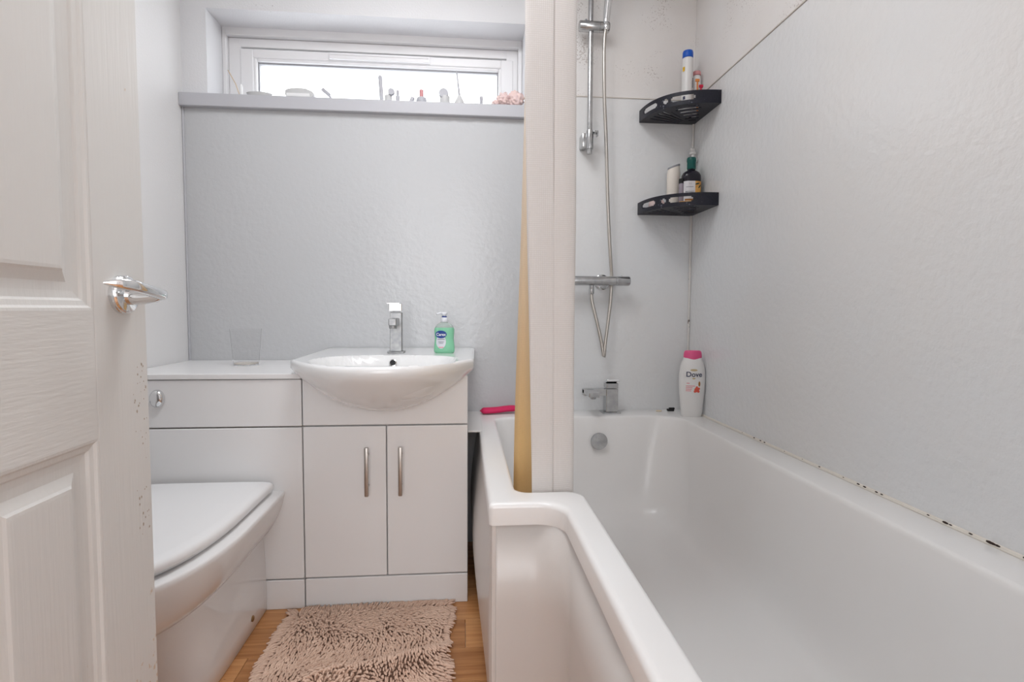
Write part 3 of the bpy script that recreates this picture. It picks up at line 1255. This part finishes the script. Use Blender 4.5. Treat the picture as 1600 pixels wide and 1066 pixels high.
flat_label(b, f2, bx - .0300, bx + .0005, s2z + .030, s2z + .037, 10, 1, .0009)
flat_label(b, f2, bx - .026, bx - .001, s2z + .0535, s2z + .0545, 8, 1, .0009)
link('brown_band', b, M['brown_print'], t)
b = wrap_text('T Y', .0065, bx - .0135, s2z + .092, f2, .001)
link('lettering', b, M['grey_print'], t)
b = B()
flat_label(b, f2, bx - .027, bx - .001, s2z + .0795, s2z + .0812, 8, 1, .0009)
link('small_print', b, M['grey_print'], t)

t = thing('tall_cream_bottle', 'tall cream bottle with slanted grey top at the left of the dark bottle', 'bottle', (-.105, -.07, s2z))
b = B()
rings = []
for r, h in ((.022, 0), (.0245, .004), (.0255, .03), (.0255, .14), (.0225, .166)):
    rings.append([(-.104 + r * math.cos(2 * PI * k / 32), -.068 + r * .8 * math.sin(2 * PI * k / 32),
                   s2z + h + (.35 * r * math.cos(2 * PI * k / 32) if h > .15 else 0)) for k in range(32)])
loft(b, rings)
link('bottle_body', b, M['bottle_cream'], t, smooth=True)
b = B()
rings = []
for r, h in ((.0232, .1665), (.0236, .168), (.0226, .173)):
    rings.append([(-.104 + r * math.cos(2 * PI * k / 32), -.068 + r * .8 * math.sin(2 * PI * k / 32),
                   s2z + h + .35 * r * math.cos(2 * PI * k / 32)) for k in range(32)])
loft(b, rings)
link('cap', b, M['grey_dark'], t, smooth=True)

t = thing('slim_bottle', 'slim grey bottle with black cap between cream and dark bottles', 'bottle', (-.09, -.115, s2z))
b = B()
lathe(b, [(.0085, 0), (.0095, .002), (.0095, .094), (.008, .096)], (-.0925, -.117, s2z), 18)
link('bottle_body', b, mat('mauve_grey_bottle', srgb(150, 140, 150), .4), t, smooth=True)
b = B()
lathe(b, [(.0098, .0962), (.0098, .112), (.008, .1135), (0, .1136)], (-.0925, -.117, s2z), 18)
link('cap', b, M['black'], t, smooth=True)

t = thing('pump_bottle', 'translucent white pump bottle behind the dark bottle in the corner', 'bottle', (-.034, -.05, s2z))
b = B()
lathe(b, [(.024, 0), (.0265, .003), (.027, .02), (.027, .125), (.024, .145), (.014, .182), (.0125, .190)], (-.0300, -.050, s2z), 28)
link('bottle_body', b, mat('pale_green_bottle', srgb(214, 222, 214), .3, sub=.1), t, smooth=True)
b = B()
lathe(b, [(.0125, .156), (.0165, .158), (.0165, .170), (.0125, .1755), (.0055, .178), (.0055, .186), (.0130, .188), (.0130, .194), (.009, .197), (.008, .208), (0, .2085)],
      (-.0225, -.050, s2z + .036), 24)
tube(b, [(-.0225, -.050, s2z + .242), (-.030, -.060, s2z + .242), (-.038, -.070, s2z + .237)], .004, 10)
link('pump', b, M['bottle_white'], t, smooth=True)

t = thing('soap_bar', 'pale pink oval soap bar at the left end of the lower corner shelf', 'soap', (-.165, -.07, s2z))
b = B()
lathe(b, [(.0, 0), (.024, .002), (.031, .010), (.033, .022), (.031, .036), (.022, .046), (0, .049)], (-.166, -.062, s2z), 28, sx=1, sy=.75, rz=.2)
link('soap_body', b, M['soap'], t, smooth=True)
# yellow sachet on the lower shelf seen through the rim slots
t = thing('sachet', 'yellow sachet lying behind the rim of the lower corner shelf', 'sachet', (-.07, -.16, s2z))
b = B()
box(b, -.045, .045, -.010, .010, 0, .022, .006, 2, Matrix.Translation((-.0760, -.172, s2z)) @ Matrix.Rotation(-.35, 4, 'Z'))
link('sachet_body', b, M['label_orange'], t, smooth=True)

# ------------------------------------------------------------ shower gel in the bath corner
t = thing('shower_gel_bottle', 'white shower gel bottle with pink cap on the bath rim corner', 'bottle', (-.0505, -.158, HB), rz=-.16)
t.scale = (1.06, 1, 1.035)
prof = [(.0335, 0), (.0355, .003), (.0375, .02), (.0410, .06), (.0445, .10), (.0455, .13), (.0445, .16), (.0400, .19), (.0330, .208), (.0285, .2155)]


def gel_r(z):
    z = max(0, min(z, .2155))
    for (r0, h0), (r1, h1) in zip(prof[:-1], prof[1:]):
        if z <= h1:
            return r0 + (r1 - r0) * (z - h0) / (h1 - h0)
    return prof[-1][0]


b = B()
zz = [0, .003] + [.003 + (.2155 - .003) * i / 24 for i in range(1, 25)]
sm = []
for z in zz:
    r = gel_r(z) if z < .005 else (gel_r(z - .008) + gel_r(z) + gel_r(z + .008)) / 3
    sm.append((r, z))
lathe(b, sm, (0, 0, 0), 40, sx=1, sy=.56, power=2.2)
link('bottle_body', b, M['bottle_white'], t, smooth=True, local=True)


def gf(x, z):
    r = (gel_r(z - .008) + gel_r(z) + gel_r(z + .008)) / 3
    return -r * .56 * max(1e-6, 1 - min(.98, abs(x) / r) ** 2.2) ** (1 / 2.2)


b = B()
rings = []
for q, (s, dz) in enumerate(((1.03, 0), (1.03, .006), (1.0, .016), (.93, .0225), (.80, .0250))):
    rings.append([(.0305 * s * math.cos(2 * PI * k / 40),
                   .0305 * .58 * s * math.sin(2 * PI * k / 40),
                   .2145 + dz - (.009 * (1 - abs(math.cos(2 * PI * k / 40))) if q == 0 else 0)) for k in range(40)])
loft(b, rings)
b2 = link('cap', b, M['pink'], t, smooth=True, local=True)
b = wrap_text('Dove', .0250, .001, .1545, gf, .0009, .0004)
link('lettering', b, M['navy_text'], t, local=True)
b = disc_patch(gf, .0, .1705, .0125, .0040)
link('gold_emblem', b, M['gold'], t, local=True)
b = disc_patch(gf, .0, .1405, .0055, .0030)
link('gold_emblem', b, M['gold'], t, local=True)
b = B()
for k, (x0, x1) in enumerate(((-.024, -.014), (-.026, .004), (-.026, -.004), (-.026, -.006), (-.026, -.008))):
    flat_label(b, gf, x0, x1, .122 - k * .0058 - (.004 if k else 0), .1245 - k * .0058 - (.004 if k else 0), 8, 1)
link('small_print', b, M['pink_print'], t, local=True)
b = disc_patch(gf, .011, .100, .0085, .0085)
for px_, pz_, pr2 in ((.005, .094, .0045), (.017, .094, .0045), (.018, .104, .0045), (.011, .109, .004)):
    b_ = disc_patch(gf, px_, pz_, pr2, pr2)
    me_ = bpy.data.meshes.new('tmp')
    b_.to_mesh(me_)
    b.from_mesh(me_)
    b_.free()
link('fruit_print', b, M['coral'], t, local=True)
b = disc_patch(gf, .0195, .121, .0035, .0095)
link('almond_print', b, M['brown_print'], t, local=True)

t = thing('black_clip', 'small black plastic clip in the bath corner behind the shower gel', 'clip', (-.088, -.045, HB))
b = B()
box(b, -.101, -.076, -.058, -.040, HB, HB + .008, .0015)
box(b, -.094, -.072, -.052, -.044, HB + .006, HB + .013, .001)
link('clip_body', b, M['black'], t)
t = thing('soap_sliver', 'thin beige soap sliver on the bath rim left of the shower gel', 'soap', (-.135, -.045, HB))
b = B()
lathe(b, [(.0, 0), (.011, .0005), (.0125, .002), (.010, .004), (0, .0045)], (-.138, -.055, HB), 20, sx=1, sy=.6)
link('soap_piece', b, mat('beige_soap', srgb(226, 208, 180), .5), t, smooth=True)

# ------------------------------------------------------------ green hand wash on the basin
t = thing('hand_wash_bottle', 'clear bottle of green hand wash with blue oval label on the basin', 'bottle', (-.968, -.262, BZ), rz=-.05)
hp_ = [(.0300, 0), (.0340, .003), (.0350, .010), (.0345, .022), (.0320, .045), (.0318, .052), (.0335, .072), (.0335, .080), (.0315, .086)]
hp2_ = [(.0315, .0862), (.0290, .092), (.0210, .099), (.0125, .103), (.0110, .1045)]


def prof_r(P_, z):
    for (r0, h0), (r1, h1) in zip(P_[:-1], P_[1:]):
        if z <= h1:
            return r0 + (r1 - r0) * (z - h0) / (h1 - h0)
    return P_[-1][0]


b = B()
lathe(b, hp_, (0, 0, 0), 40, sx=1, sy=.62, power=2.8)
link('liquid', b, M['liquid'], t, smooth=True, local=True)
b = B()
lathe(b, hp2_, (0, 0, 0), 40, sx=1, sy=.62, power=2.8)
link('bottle_shoulder', b, M['frosted'], t, smooth=True, local=True)
b = B()
lathe(b, [(.0105, .1045), (.0115, .106), (.0115, .118), (.0100, .120), (.0050, .1205)], (0, 0, 0), 28)
link('collar', b, M['pump'], t, smooth=True, local=True)
b = B()
lathe(b, [(.0085, .1207), (.0085, .124), (.008, .1245)], (0, 0, 0), 28)
link('blue_ring', b, M['navy'], t, smooth=True, local=True)
b = B()
lathe(b, [(.0060, .1246), (.0070, .128), (.0110, .130), (.0110, .135), (.008, .138), (0, .1385)], (0, 0, 0), 28)
tube(b, [(0, 0, .134), (-.012, -.010, .135), (-.024, -.020, .131)], .0035, 10)
link('pump', b, M['pump'], t, smooth=True, local=True)


def hf(x, z):
    r = prof_r(hp_, max(0, z))
    return -r * .62 * max(1e-6, 1 - min(.97, abs(x) / r) ** 2.8) ** (1 / 2.8)


b = disc_patch(hf, -.0095, .0390, .0165, .0235, .0005)
link('white_label', b, mat('pale_label', srgb(214, 216, 224), .4), t, local=True)
b = disc_patch(hf, -.0095, .0635, .0190, .0130, .0009)
link('blue_oval', b, M['navy'], t, local=True)
b = wrap_text('Carex', .0135, -.0095, .0630, hf, .0013, .0003, .95)
link('lettering', b, M['white_print'], t, local=True)
b = B()
flat_label(b, hf, -.021, .003, .0462, .0478, 8, 1, .0012)
flat_label(b, hf, -.018, .000, .0375, .0390, 8, 1, .0012)
flat_label(b, hf, -.017, -.002, .0330, .0342, 8, 1, .0012)
link('small_print', b, M['grey_print'], t, local=True)
b = B()
flat_label(b, hf, -.017, -.001, .0190, .0215, 8, 1, .0012)
link('pink_band', b, M['pink_print'], t, local=True)

# ------------------------------------------------------------ pink scrubber on the rim
t = thing('pink_scrubber', 'magenta pink fabric scrubber lying on the bath rim beside the curtain', 'scrubber', (-.75, -.06, HB))
b = B()
cl = spline([(-.838, -.064, HB + .011), (-.815, -.067, HB + .012), (-.775, -.062, HB + .013), (-.735, -.055, HB + .0165), (-.69, -.05, HB + .017)], 7)
rings = []
for i, p in enumerate(cl):
    q = i / (len(cl) - 1)
    e = min(1, math.sqrt(max(0.02, 1 - (1 - min(1, q / .16)) ** 2)))
    e2 = min(1, math.sqrt(max(0.02, 1 - (1 - min(1, (1 - q) / .16)) ** 2)))
    s = e * e2
    rings.append([p + Vector((0, .024 * s * math.cos(2 * PI * k / 20), (.0125 if math.sin(2 * PI * k / 20) > 0 else .0105) * s * math.sin(2 * PI * k / 20)
                              )) for k in range(20)])
loft(b, rings)
link('scrubber_body', b, M['magenta'], t, smooth=True)
b = B()
loop = []
for k in range(40):
    a = 2 * PI * k / 40
    x = -.768 + .072 * math.copysign(abs(math.cos(a)) ** .7, math.cos(a))
    q = (x + .838) / .15
    y = -.062 + .010 * q - .0238 * math.copysign(abs(math.sin(a)) ** .6, math.sin(a))
    loop.append((x, y, HB + .0115 + .006 * max(0, q)))
tube(b, loop + [loop[0]], .0018, 6)
link('piping', b, M['magenta'], t, smooth=True)

# ------------------------------------------------------------ shower curtain
t = thing('shower_curtain', 'cream shower curtain gathered at the bath step, its inner fold stained yellow', 'curtain', (-.72, -.90, .35))
# plan path of the cloth at the bottom and at the top
low = [(-.6700, -.76), (-.6560, -.83), (-.6525, -.90), (-.6565, -.926), (-.675, -.934), (-.700, -.936), (-.7025, -.9345), (-.706, -.9375), (-.728, -.940), (-.7470, -.938),
       (-.7500, -.930), (-.7440, -.90), (-.7330, -.84), (-.7300, -.78), (-.7400, -.72), (-.7620, -.70), (-.7690, -.66), (-.7560, -.61), (-.7400, -.56)]
top = [(-.6780, -.78), (-.6650, -.84), (-.6590, -.90), (-.6610, -.928), (-.680, -.938), (-.708, -.941), (-.712, -.9395), (-.7155, -.943), (-.745, -.946), (-.7690, -.945),
       (-.7740, -.935), (-.7690, -.90), (-.7580, -.85), (-.7500, -.80), (-.7480, -.76), (-.7500, -.74), (-.7480, -.70), (-.7400, -.66), (-.7300, -.62)]
pl = spline([(x, y, 0) for x, y in low], 7)
pt = spline([(x, y, 0) for x, y in top], 7)
bm = B()
uvl = bm.loops.layers.uv.new('UVMap')
nz = 60
Z0, Z1 = .405, 2.178
L_ = [0]
for a, c in zip(pl[:-1], pl[1:]):
    L_.append(L_[-1] + (c - a).length)
rows = []
for k in range(nz + 1):
    v = k / nz
    z = Z0 + (Z1 - Z0) * v
    w_ = min(1, v / .62)
    w_ = w_ * w_ * (3 - 2 * w_) * .6 + w_ * .4
    row = []
    for i, (a, c) in enumerate(zip(pl, pt)):
        p = a.lerp(c, w_)
        wob = .0022 * noise.noise(Vector((i * .11, z * 3.1, 1.7)))
        row.append(bm.verts.new((p.x + wob, p.y + wob * .8, z)))
    rows.append(row)
for k in range(nz):
    for i in range(len(pl) - 1):
        f = bm.faces.new((rows[k][i], rows[k][i + 1], rows[k + 1][i + 1], rows[k + 1][i]))
        for lp, (ii, kk) in zip(f.loops, ((i, k), (i + 1, k), (i + 1, k + 1), (i, k + 1))):
            lp[uvl].uv = (L_[ii] / L_[-1], kk / nz)
o = link('cloth', bm, M['curtain'], t, smooth=True, angle=80)
# rings and rail above the frame
t = thing('curtain_rail', 'white curtain rail carrying the shower curtain', 'rail', (-.74, -.9, 2.2))
b = B()
tube(b, [(-.735, -.001, 2.215), (-.735, -.9, 2.215), (-.735, FY + .002, 2.215)], .011, 14)
link('rail_tube', b, M['plastic_white'], t, smooth=True)
for yv in (-.93, -.84, -.75, -.66):
    r_ = [(-.735 + .021 * math.cos(2 * PI * k / 20), yv, 2.203 + .028 * math.sin(2 * PI * k / 20)) for k in range(21)]
    b = B()
    tube(b, r_, .0018, 6)
    link('curtain_ring', b, M['plastic_white'], t, smooth=True)

# ------------------------------------------------------------ toilet
t = thing('toilet', 'white back-to-wall toilet with closed squared lid, partly behind the door', 'toilet', (-1.655, -.45, 0))
TC = -1.655


def toilet_ring(z, hw, yb, yfr, n=56, p=2.6, split=.42):
    """plan outline: straight sides at the back, superellipse front"""
    out = []
    ym = yb + (yfr - yb) * split
    for k in range(n + 1):
        a = PI * k / n
        ca, sa = math.cos(a), math.sin(a)
        x = hw * math.copysign(abs(ca) ** (2 / p), ca)
        y = ym + (yfr - ym) * abs(sa) ** (2 / p)
        out.append((TC + x, y, z))
    for k in range(1, 8):
        out.append((TC - hw, ym + (yb - ym) * k / 8, z))
    out.append((TC - hw, yb, z))
    out.append((TC, yb, z))
    out.append((TC + hw, yb, z))
    for k in range(7, 0, -1):
        out.append((TC + hw, ym + (yb - ym) * k / 8, z))
    return out


YB = VY - .0005
b = B()
rings = [toilet_ring(z, hw, YB, yf, p=3.2, split=.55) for z, hw, yf in
         ((.0, .152, -.90), (.004, .155, -.905), (.05, .156, -.91), (.15, .153, -.93), (.25, .148, -.95), (.30, .145, -.96))]
loft(b, rings)
link('pedestal', b, M['toilet'], t, smooth=True, angle=50)
# bowl: flares to the rim and sweeps lower towards the front
b = B()
rings = []
for s, hw, yf, zt, zf in ((0, .1535, -1.000, .236, .226), (.12, .163, -1.018, .244, .232), (.3, .178, -1.040, .266, .252), (.5, .193, -1.056, .294, .282), (.7, .206, -1.066, .326, .312),
                          (.88, .213, -1.070, .356, .350), (.96, .2145, -1.070, .366, .362), (1, .211, -1.067, .3695, .3665)):
    rg = toilet_ring(0, hw, YB, yf, split=.36, p=2.5)
    rings.append([(x, y, zt + (zf - zt) * max(0, min(1, (YB - y) / (YB - yf))) ** 1.3) for x, y, z in rg])
loft(b, rings)
link('pan', b, M['toilet'], t, smooth=True, angle=60)
b = B()
rings = [toilet_ring(z, hw, VY - .028, yf, p=2.5, split=.34) for z, hw, yf in ((.3700, .170, -1.028), (.3715, .178, -1.040), (.3775, .180, -1.042), (.379, .177, -1.038))]
loft(b, rings)
link('seat_ring', b, M['seat'], t, smooth=True)
b = B()
rings = [toilet_ring(z, hw, VY - .022, yf, p=2.5, split=.34) for z, hw, yf in
         ((.3795, .180, -1.048), (.3800, .1865, -1.056), (.3860, .1890, -1.060), (.3940, .1885, -1.060), (.4000, .1850, -1.055), (.4035, .178, -1.046), (.4055, .160, -1.02), (.4065, .10, -.93))]
loft(b, rings)
link('lid', b, M['seat'], t, smooth=True, angle=60)
b = B()
lathe(b, [(.0, .0), (.0085, .0), (.0085, .003), (.006, .0045), (.0, .005)], (TC + .1555, -.565, .042), 20, 'X')
link('fixing_cap', b, mat('brass_fixing', srgb(150, 118, 78), .4, .4), t, smooth=True)

# ------------------------------------------------------------ bath mat
t = thing('bath_mat', 'beige shaggy chenille bath mat with a ruck, on the wood floor by the vanity', 'mat', (-1.18, -.8, 0))
MX0, MX1, MY0, MY1 = -1.414, -.946, -1.14, -.462


def mat_h(x, y):
    # two low rucks
    h = 0
    for (x0, y0, x1, y1, amp, w_) in ((-1.30, -.83, -.93, -.70, .030, .030), (-1.02, -.745, -.93, -.80, .016, .022), (-1.42, -.90, -1.22, -.80, .012, .028)):
        d0 = Vector((x1 - x0, y1 - y0))
        s = ((x - x0) * d0.x + (y - y0) * d0.y) / d0.length_squared
        dist_ = abs((x - x0) * d0.y - (y - y0) * d0.x) / d0.length
        e = math.exp(-(dist_ / w_) ** 2) / (1 + math.exp(-14 * s)) / (1 + math.exp(14 * (s - 1)))
        h += amp * e
    return h


def edge_x(y):
    return .004 * math.sin(y * 21) + .003 * math.sin(y * 47 + 1)


b = B()
NXm, NYm = 40, 56
rows = []
for j in range(NYm + 1):
    y = MY0 + (MY1 - MY0) * j / NYm
    rows.append([(MX0 + (MX1 - MX0) * i / NXm + edge_x(y), y + (.024 * ((i / NXm) - .5) if j > NYm - 12 else 0) * (j - NYm + 12) / 12,
                  .003 + mat_h(MX0 + (MX1 - MX0) * i / NXm, y)) for i in range(NXm + 1)])
loft(b, rows, False, False, False)
o = link('backing', b, M['backing'], t, smooth=True)
so = o.modifiers.new('thickness', 'SOLIDIFY')
so.thickness = .003
# chenille tufts
verts, faces = [], []
sp_x, sp_y = .0068, .0074
nx_, ny_ = int((MX1 - MX0) / sp_x), int((MY1 - MY0) / sp_y)
for j in range(ny_ + 1):
    for i in range(nx_ + 1):
        x = MX0 + (i + rng.uniform(-.3, .3)) * sp_x
        y = MY0 + (j + rng.uniform(-.3, .3)) * sp_y
        fx_, fy_ = (x - MX0) / (MX1 - MX0), (y - MY0) / (MY1 - MY0)
        # lean field: outward at the edges, combed with swirls inside
        n1 = noise.noise(Vector((x * 5.2, y * 5.2, .3)))
        n2 = noise.noise(Vector((x * 5.2, y * 5.2, 7.9)))
        n3 = noise.noise(Vector((x * 16, y * 16, 3.3)))
        dx = .35 * n1 * 2.2 + (fx_ - .38) * .9 + n3 * .5
        dy = -.55 + .6 * n2 * 2 + (fy_ - .5) * .6
        if fx_ < .04:
            dx -= 1.0
        if fx_ > .96:
            dx += .5
        if fy_ > .96:
            dy += 1.0
        dx += rng.normal(0, .11)
        dy += rng.normal(0, .11)
        L0 = math.hypot(dx, dy) + 1e-6
        lean = min(1.0, .55 + .45 * L0)
        dx, dy = dx / L0, dy / L0
        ln = rng.uniform(.022, .031)
        r = rng.uniform(.0026, .0032)
        y += .024 * (fx_ - .5) * max(0, (fy_ - .8) / .2)
        z0_ = .002 + mat_h(x, y)
        P_ = []
        for q in range(4):
            s = q / 3
            out = ln * lean * (s ** 1.5) * .86
            upz = ln * (1 - .55 * lean) * math.sin(s * 1.75) * .72
            P_.append((x + edge_x(y) + dx * out, min(VY - .004, y + dy * out), max(.003, z0_ + upz + .001 * n3)))
        base = len(verts)
        px_, py_ = -dy, dx
        for q, (a_, b_, c_) in enumerate(P_):
            rq = r * (.8, 1.0, 1.0, .62)[q]
            for k in range(6):
                an = 2 * PI * k / 6
                ox, oz = rq * math.cos(an), rq * math.sin(an)
                verts.append((a_ + px_ * ox - dx * oz * .4, b_ + py_ * ox - dy * oz * .4, c_ + oz))
        for q in range(3):
            for k in range(6):
                k2 = (k + 1) % 6
                faces.append((base + q * 6 + k, base + q * 6 + k2, base + q * 6 + 6 + k2, base + q * 6 + 6 + k))
        faces.append(tuple(base + 18 + k for k in range(6)))
me = bpy.data.meshes.new('pile')
vv = np.array(verts) - np.array([-1.18, -.8, 0])
me.from_pydata(vv.tolist(), [], faces)
me.materials.append(M['chenille'])
me.polygons.foreach_set('use_smooth', [True] * len(me.polygons))
o = bpy.data.objects.new('pile', me)
COL.objects.link(o)
o.parent = t
o['kind'] = 'stuff'

# ------------------------------------------------------------ things on the window sill (left to right)
SZ = SILLZ + .0003


def sill(name, label, cat, x, y=0.0, group=None):
    return thing(name, label, cat, (x, y, SZ), group)


t = sill('bamboo_stick', 'thin bamboo stick leaning in the left corner of the window reveal', 'stick', -1.73, .03)
b = B()
tube(b, [(-1.722, .02, SZ + .002), (-1.745, .035, SZ + .060), (-1.775, .045, SZ + .112)], .0016, 8)
link('stick_body', b, M['stick'], t, smooth=True)
t = sill('white_tube', 'small upright white tube beside the bamboo stick on the sill', 'tube', -1.712, .0)
b = B()
lathe(b, [(.005, 0), (.0055, .002), (.0055, .036), (.003, .045), (.0, .046)], (-1.712, .0, SZ), 16)
link('tube_body', b, M['white_print'], t, smooth=True)
t = sill('clear_tray', 'flat pale soap dish at the left end of the window sill', 'dish', -1.648, .0)
b = B()
lathe(b, [(.030, 0), (.040, .003), (.046, .014), (.044, .014), (.038, .005), (0, .004)], (-1.648, .0, SZ), 32, sx=1, sy=.5)
link('dish_body', b, M['pale'], t, smooth=True)
t = sill('nail_brush', 'pale oval brush lying on its side on the window sill', 'brush', -1.505, .0)
b = B()
rings = []
for dy_ in (-.011, -.009, .009, .011):
    s = .94 if abs(dy_) > .01 else 1
    ring = []
    for k in range(36):
        a = 2 * PI * k / 36
        ca, sa = math.cos(a), math.sin(a)
        ring.append((-1.503 + .052 * s * math.copysign(abs(ca) ** .8, ca), dy_, SZ + .0185 + .0185 * s * math.copysign(abs(sa) ** .6, sa) - (.006 if ca > .4 and sa > 0 else 0) * ca))
    rings.append(ring)
loft(b, rings)
link('brush_back', b, M['pale'], t, smooth=True)
b = B()
box(b, -1.548, -1.465, -.018, -.010, SZ + .003, SZ + .016, .002)
link('bristles', b, M['white_print'], t)
t = sill('toothbrush_stub', 'short grey brush head leaning over on the window sill', 'brush', -1.41, .0)
b = B()
tube(b, [(-1.390, .0, SZ + .003), (-1.398, .0, SZ + .016), (-1.406, 0, SZ + .024)], .0045, 10)
link('handle', b, M['grey_light'], t, smooth=True)
b = B()
box(b, -.017, .017, -.007, .007, -.006, .006, .002, 2, Matrix.Translation((-1.4105, 0, SZ + .029)) @ Matrix.Rotation(math.radians(38), 4, 'Y'))
link('brush_head', b, M['grey_light'], t)
t = sill('grey_stick', 'tall grey rod standing upright on the middle of the sill', 'rod', -1.21, .0)
b = B()
tube(b, [(-1.209, .01, SZ), (-1.2115, .01, SZ + .05), (-1.2145, .01, SZ + .097), (-1.2147, .01, SZ + .101)], [.0072, .0072, .0076, .005], 14)
link('rod_body', b, M['grey_light'], t, smooth=True)


def tilted_tube(name, label, x, z_h, r, m_body, m_cap, lean=0.0):
    t = sill(name, label, 'bottle', x, .0)
    b = B()
    lathe(b, [(r * .95, 0), (r, .003), (r * .98, z_h * .55), (r * .7, z_h * .6)], (x + lean, 0.004, SZ), 22)
    link('bottle_body', b, m_body, t, smooth=True)
    b = B()
    lathe(b, [(.0, -.008), (r * .86, -.008), (r * .92, -.004), (r * .92, .006), (r * .8, .009), (0, .010)], (x, -.006, SZ + z_h - r * .85), 24, 'Y')
    link('cap', b, m_cap, t, smooth=True)
    return t


tilted_tube('round_cap_tube', 'small tube with round grey cap right of the tall grey rod', -1.1715, .048, .0135, M['pale'], M['grey_light'], -.012)
t = sill('small_grey_bottle', 'narrow grey stopper bottle right of the round-capped tube', 'bottle', -1.148)
b = B()
lathe(b, [(.0055, 0), (.0065, .002), (.0072, .022), (.0055, .028), (.0055, .045), (.004, .046)], (-1.1485, .0, SZ), 16)
link('bottle_body', b, M['grey_light'], t, smooth=True)
t = sill('tilted_cap', 'small tilted grey cap left of the pink-capped bottle', 'cap', -1.097)
b = B()
lathe(b, [(.0075, 0), (.0082, .002), (.0080, .020), (.0065, .022)], (0, 0, 0), 18)
bmesh.ops.transform(b, matrix=Matrix.Translation((-1.100, 0, SZ + .002)) @ Matrix.Rotation(.35, 4, 'Y'), verts=b.verts)
link('cap_body', b, M['grey_light'], t, smooth=True)
t = sill('nail_polish', 'small round-shouldered bottle with pink cap on the sill', 'bottle', -1.061)
b = B()
lathe(b, [(.015, 0), (.0185, .003), (.0195, .012), (.0165, .021), (.008, .025)], (-1.0605, .0, SZ), 24)
link('bottle_body', b, M['grey_light'], t, smooth=True)
b = B()
lathe(b, [(.0075, .0252), (.0080, .027), (.0078, .050), (.006, .051)], (-1.0605, .0, SZ), 18)
link('cap', b, M['pink_pale'], t, smooth=True)
tilted_tube('large_cap_tube', 'larger tube with round grey cap left of the thin-necked bottle', -.978, .056, .0195, M['pale'], M['grey_light'], .004)
t = sill('thin_neck_bottle', 'cone-shaped bottle with a long thin applicator neck on the sill', 'bottle', -.92)
b = B()
lathe(b, [(.019, 0), (.0195, .002), (.0175, .012), (.006, .035), (.004, .037)], (-.919, .0, SZ), 20)
link('bottle_body', b, M['pale'], t, smooth=True)
b = B()
tube(b, [(-.919, 0, SZ + .036), (-.924, 0, SZ + .08), (-.9285, 0, SZ + .118), (-.9300, 0, SZ + .126)], [.0045, .0036, .0026, .002], 10)
link('neck', b, M['grey_light'], t, smooth=True)
t = sill('small_dark_peg', 'tiny grey peg standing left of the pink bath puff', 'peg', -.836)
b = B()
lathe(b, [(.005, 0), (.0055, .001), (.0055, .022), (.0068, .025), (.0060, .035), (0, .036)], (-.8365, .0, SZ), 14)
link('peg_body', b, M['grey_light'], t, smooth=True)
# bath puff: two crumpled net lobes
t = sill('bath_puff', 'pale pink crumpled net bath puff at the right end of the sill', 'bath puff', -.725)
b = B()
for (cx_, cz_, r_, ry_) in ((-.752, .027, .024, .02), (-.704, .029, .029, .022), (-.782, .012, .014, .014)):
    t0 = bmesh.new()
    bmesh.ops.create_icosphere(t0, subdivisions=4, radius=1)
    for v in t0.verts:
        n_ = v.co.normalized()
        k_ = 1 + .28 * noise.noise(n_ * 3.2 + Vector((cx_ * 40, 0, 0))) + .10 * math.sin(14 * noise.noise(n_ * 2.1 + Vector((3, cx_ * 9, 0))))
        v.co = Vector((cx_ + n_.x * r_ * k_, n_.y * ry_ * k_, SZ + cz_ + n_.z * min(r_, cz_) * k_ * .98))
        v.co.z = max(v.co.z, SZ)
    me_ = bpy.data.meshes.new('tmp')
    t0.to_mesh(me_)
    t0.free()
    b.from_mesh(me_)
link('net', b, M['puff'], t, smooth=True, angle=180)

# ------------------------------------------------------------ housing added above the frame for the ceiling fill light
t = thing('fill_lamp_housing', 'round white housing added for the unseen ceiling fill light', 'lamp', (-.95, -.95, CZ))
b = B()
lathe(b, [(.15, 0), (.15, -.03), (.14, -.034)], (-.95, -.95, CZ), 40)
link('fill_lamp_base', b, M['plastic_white'], t, smooth=True)
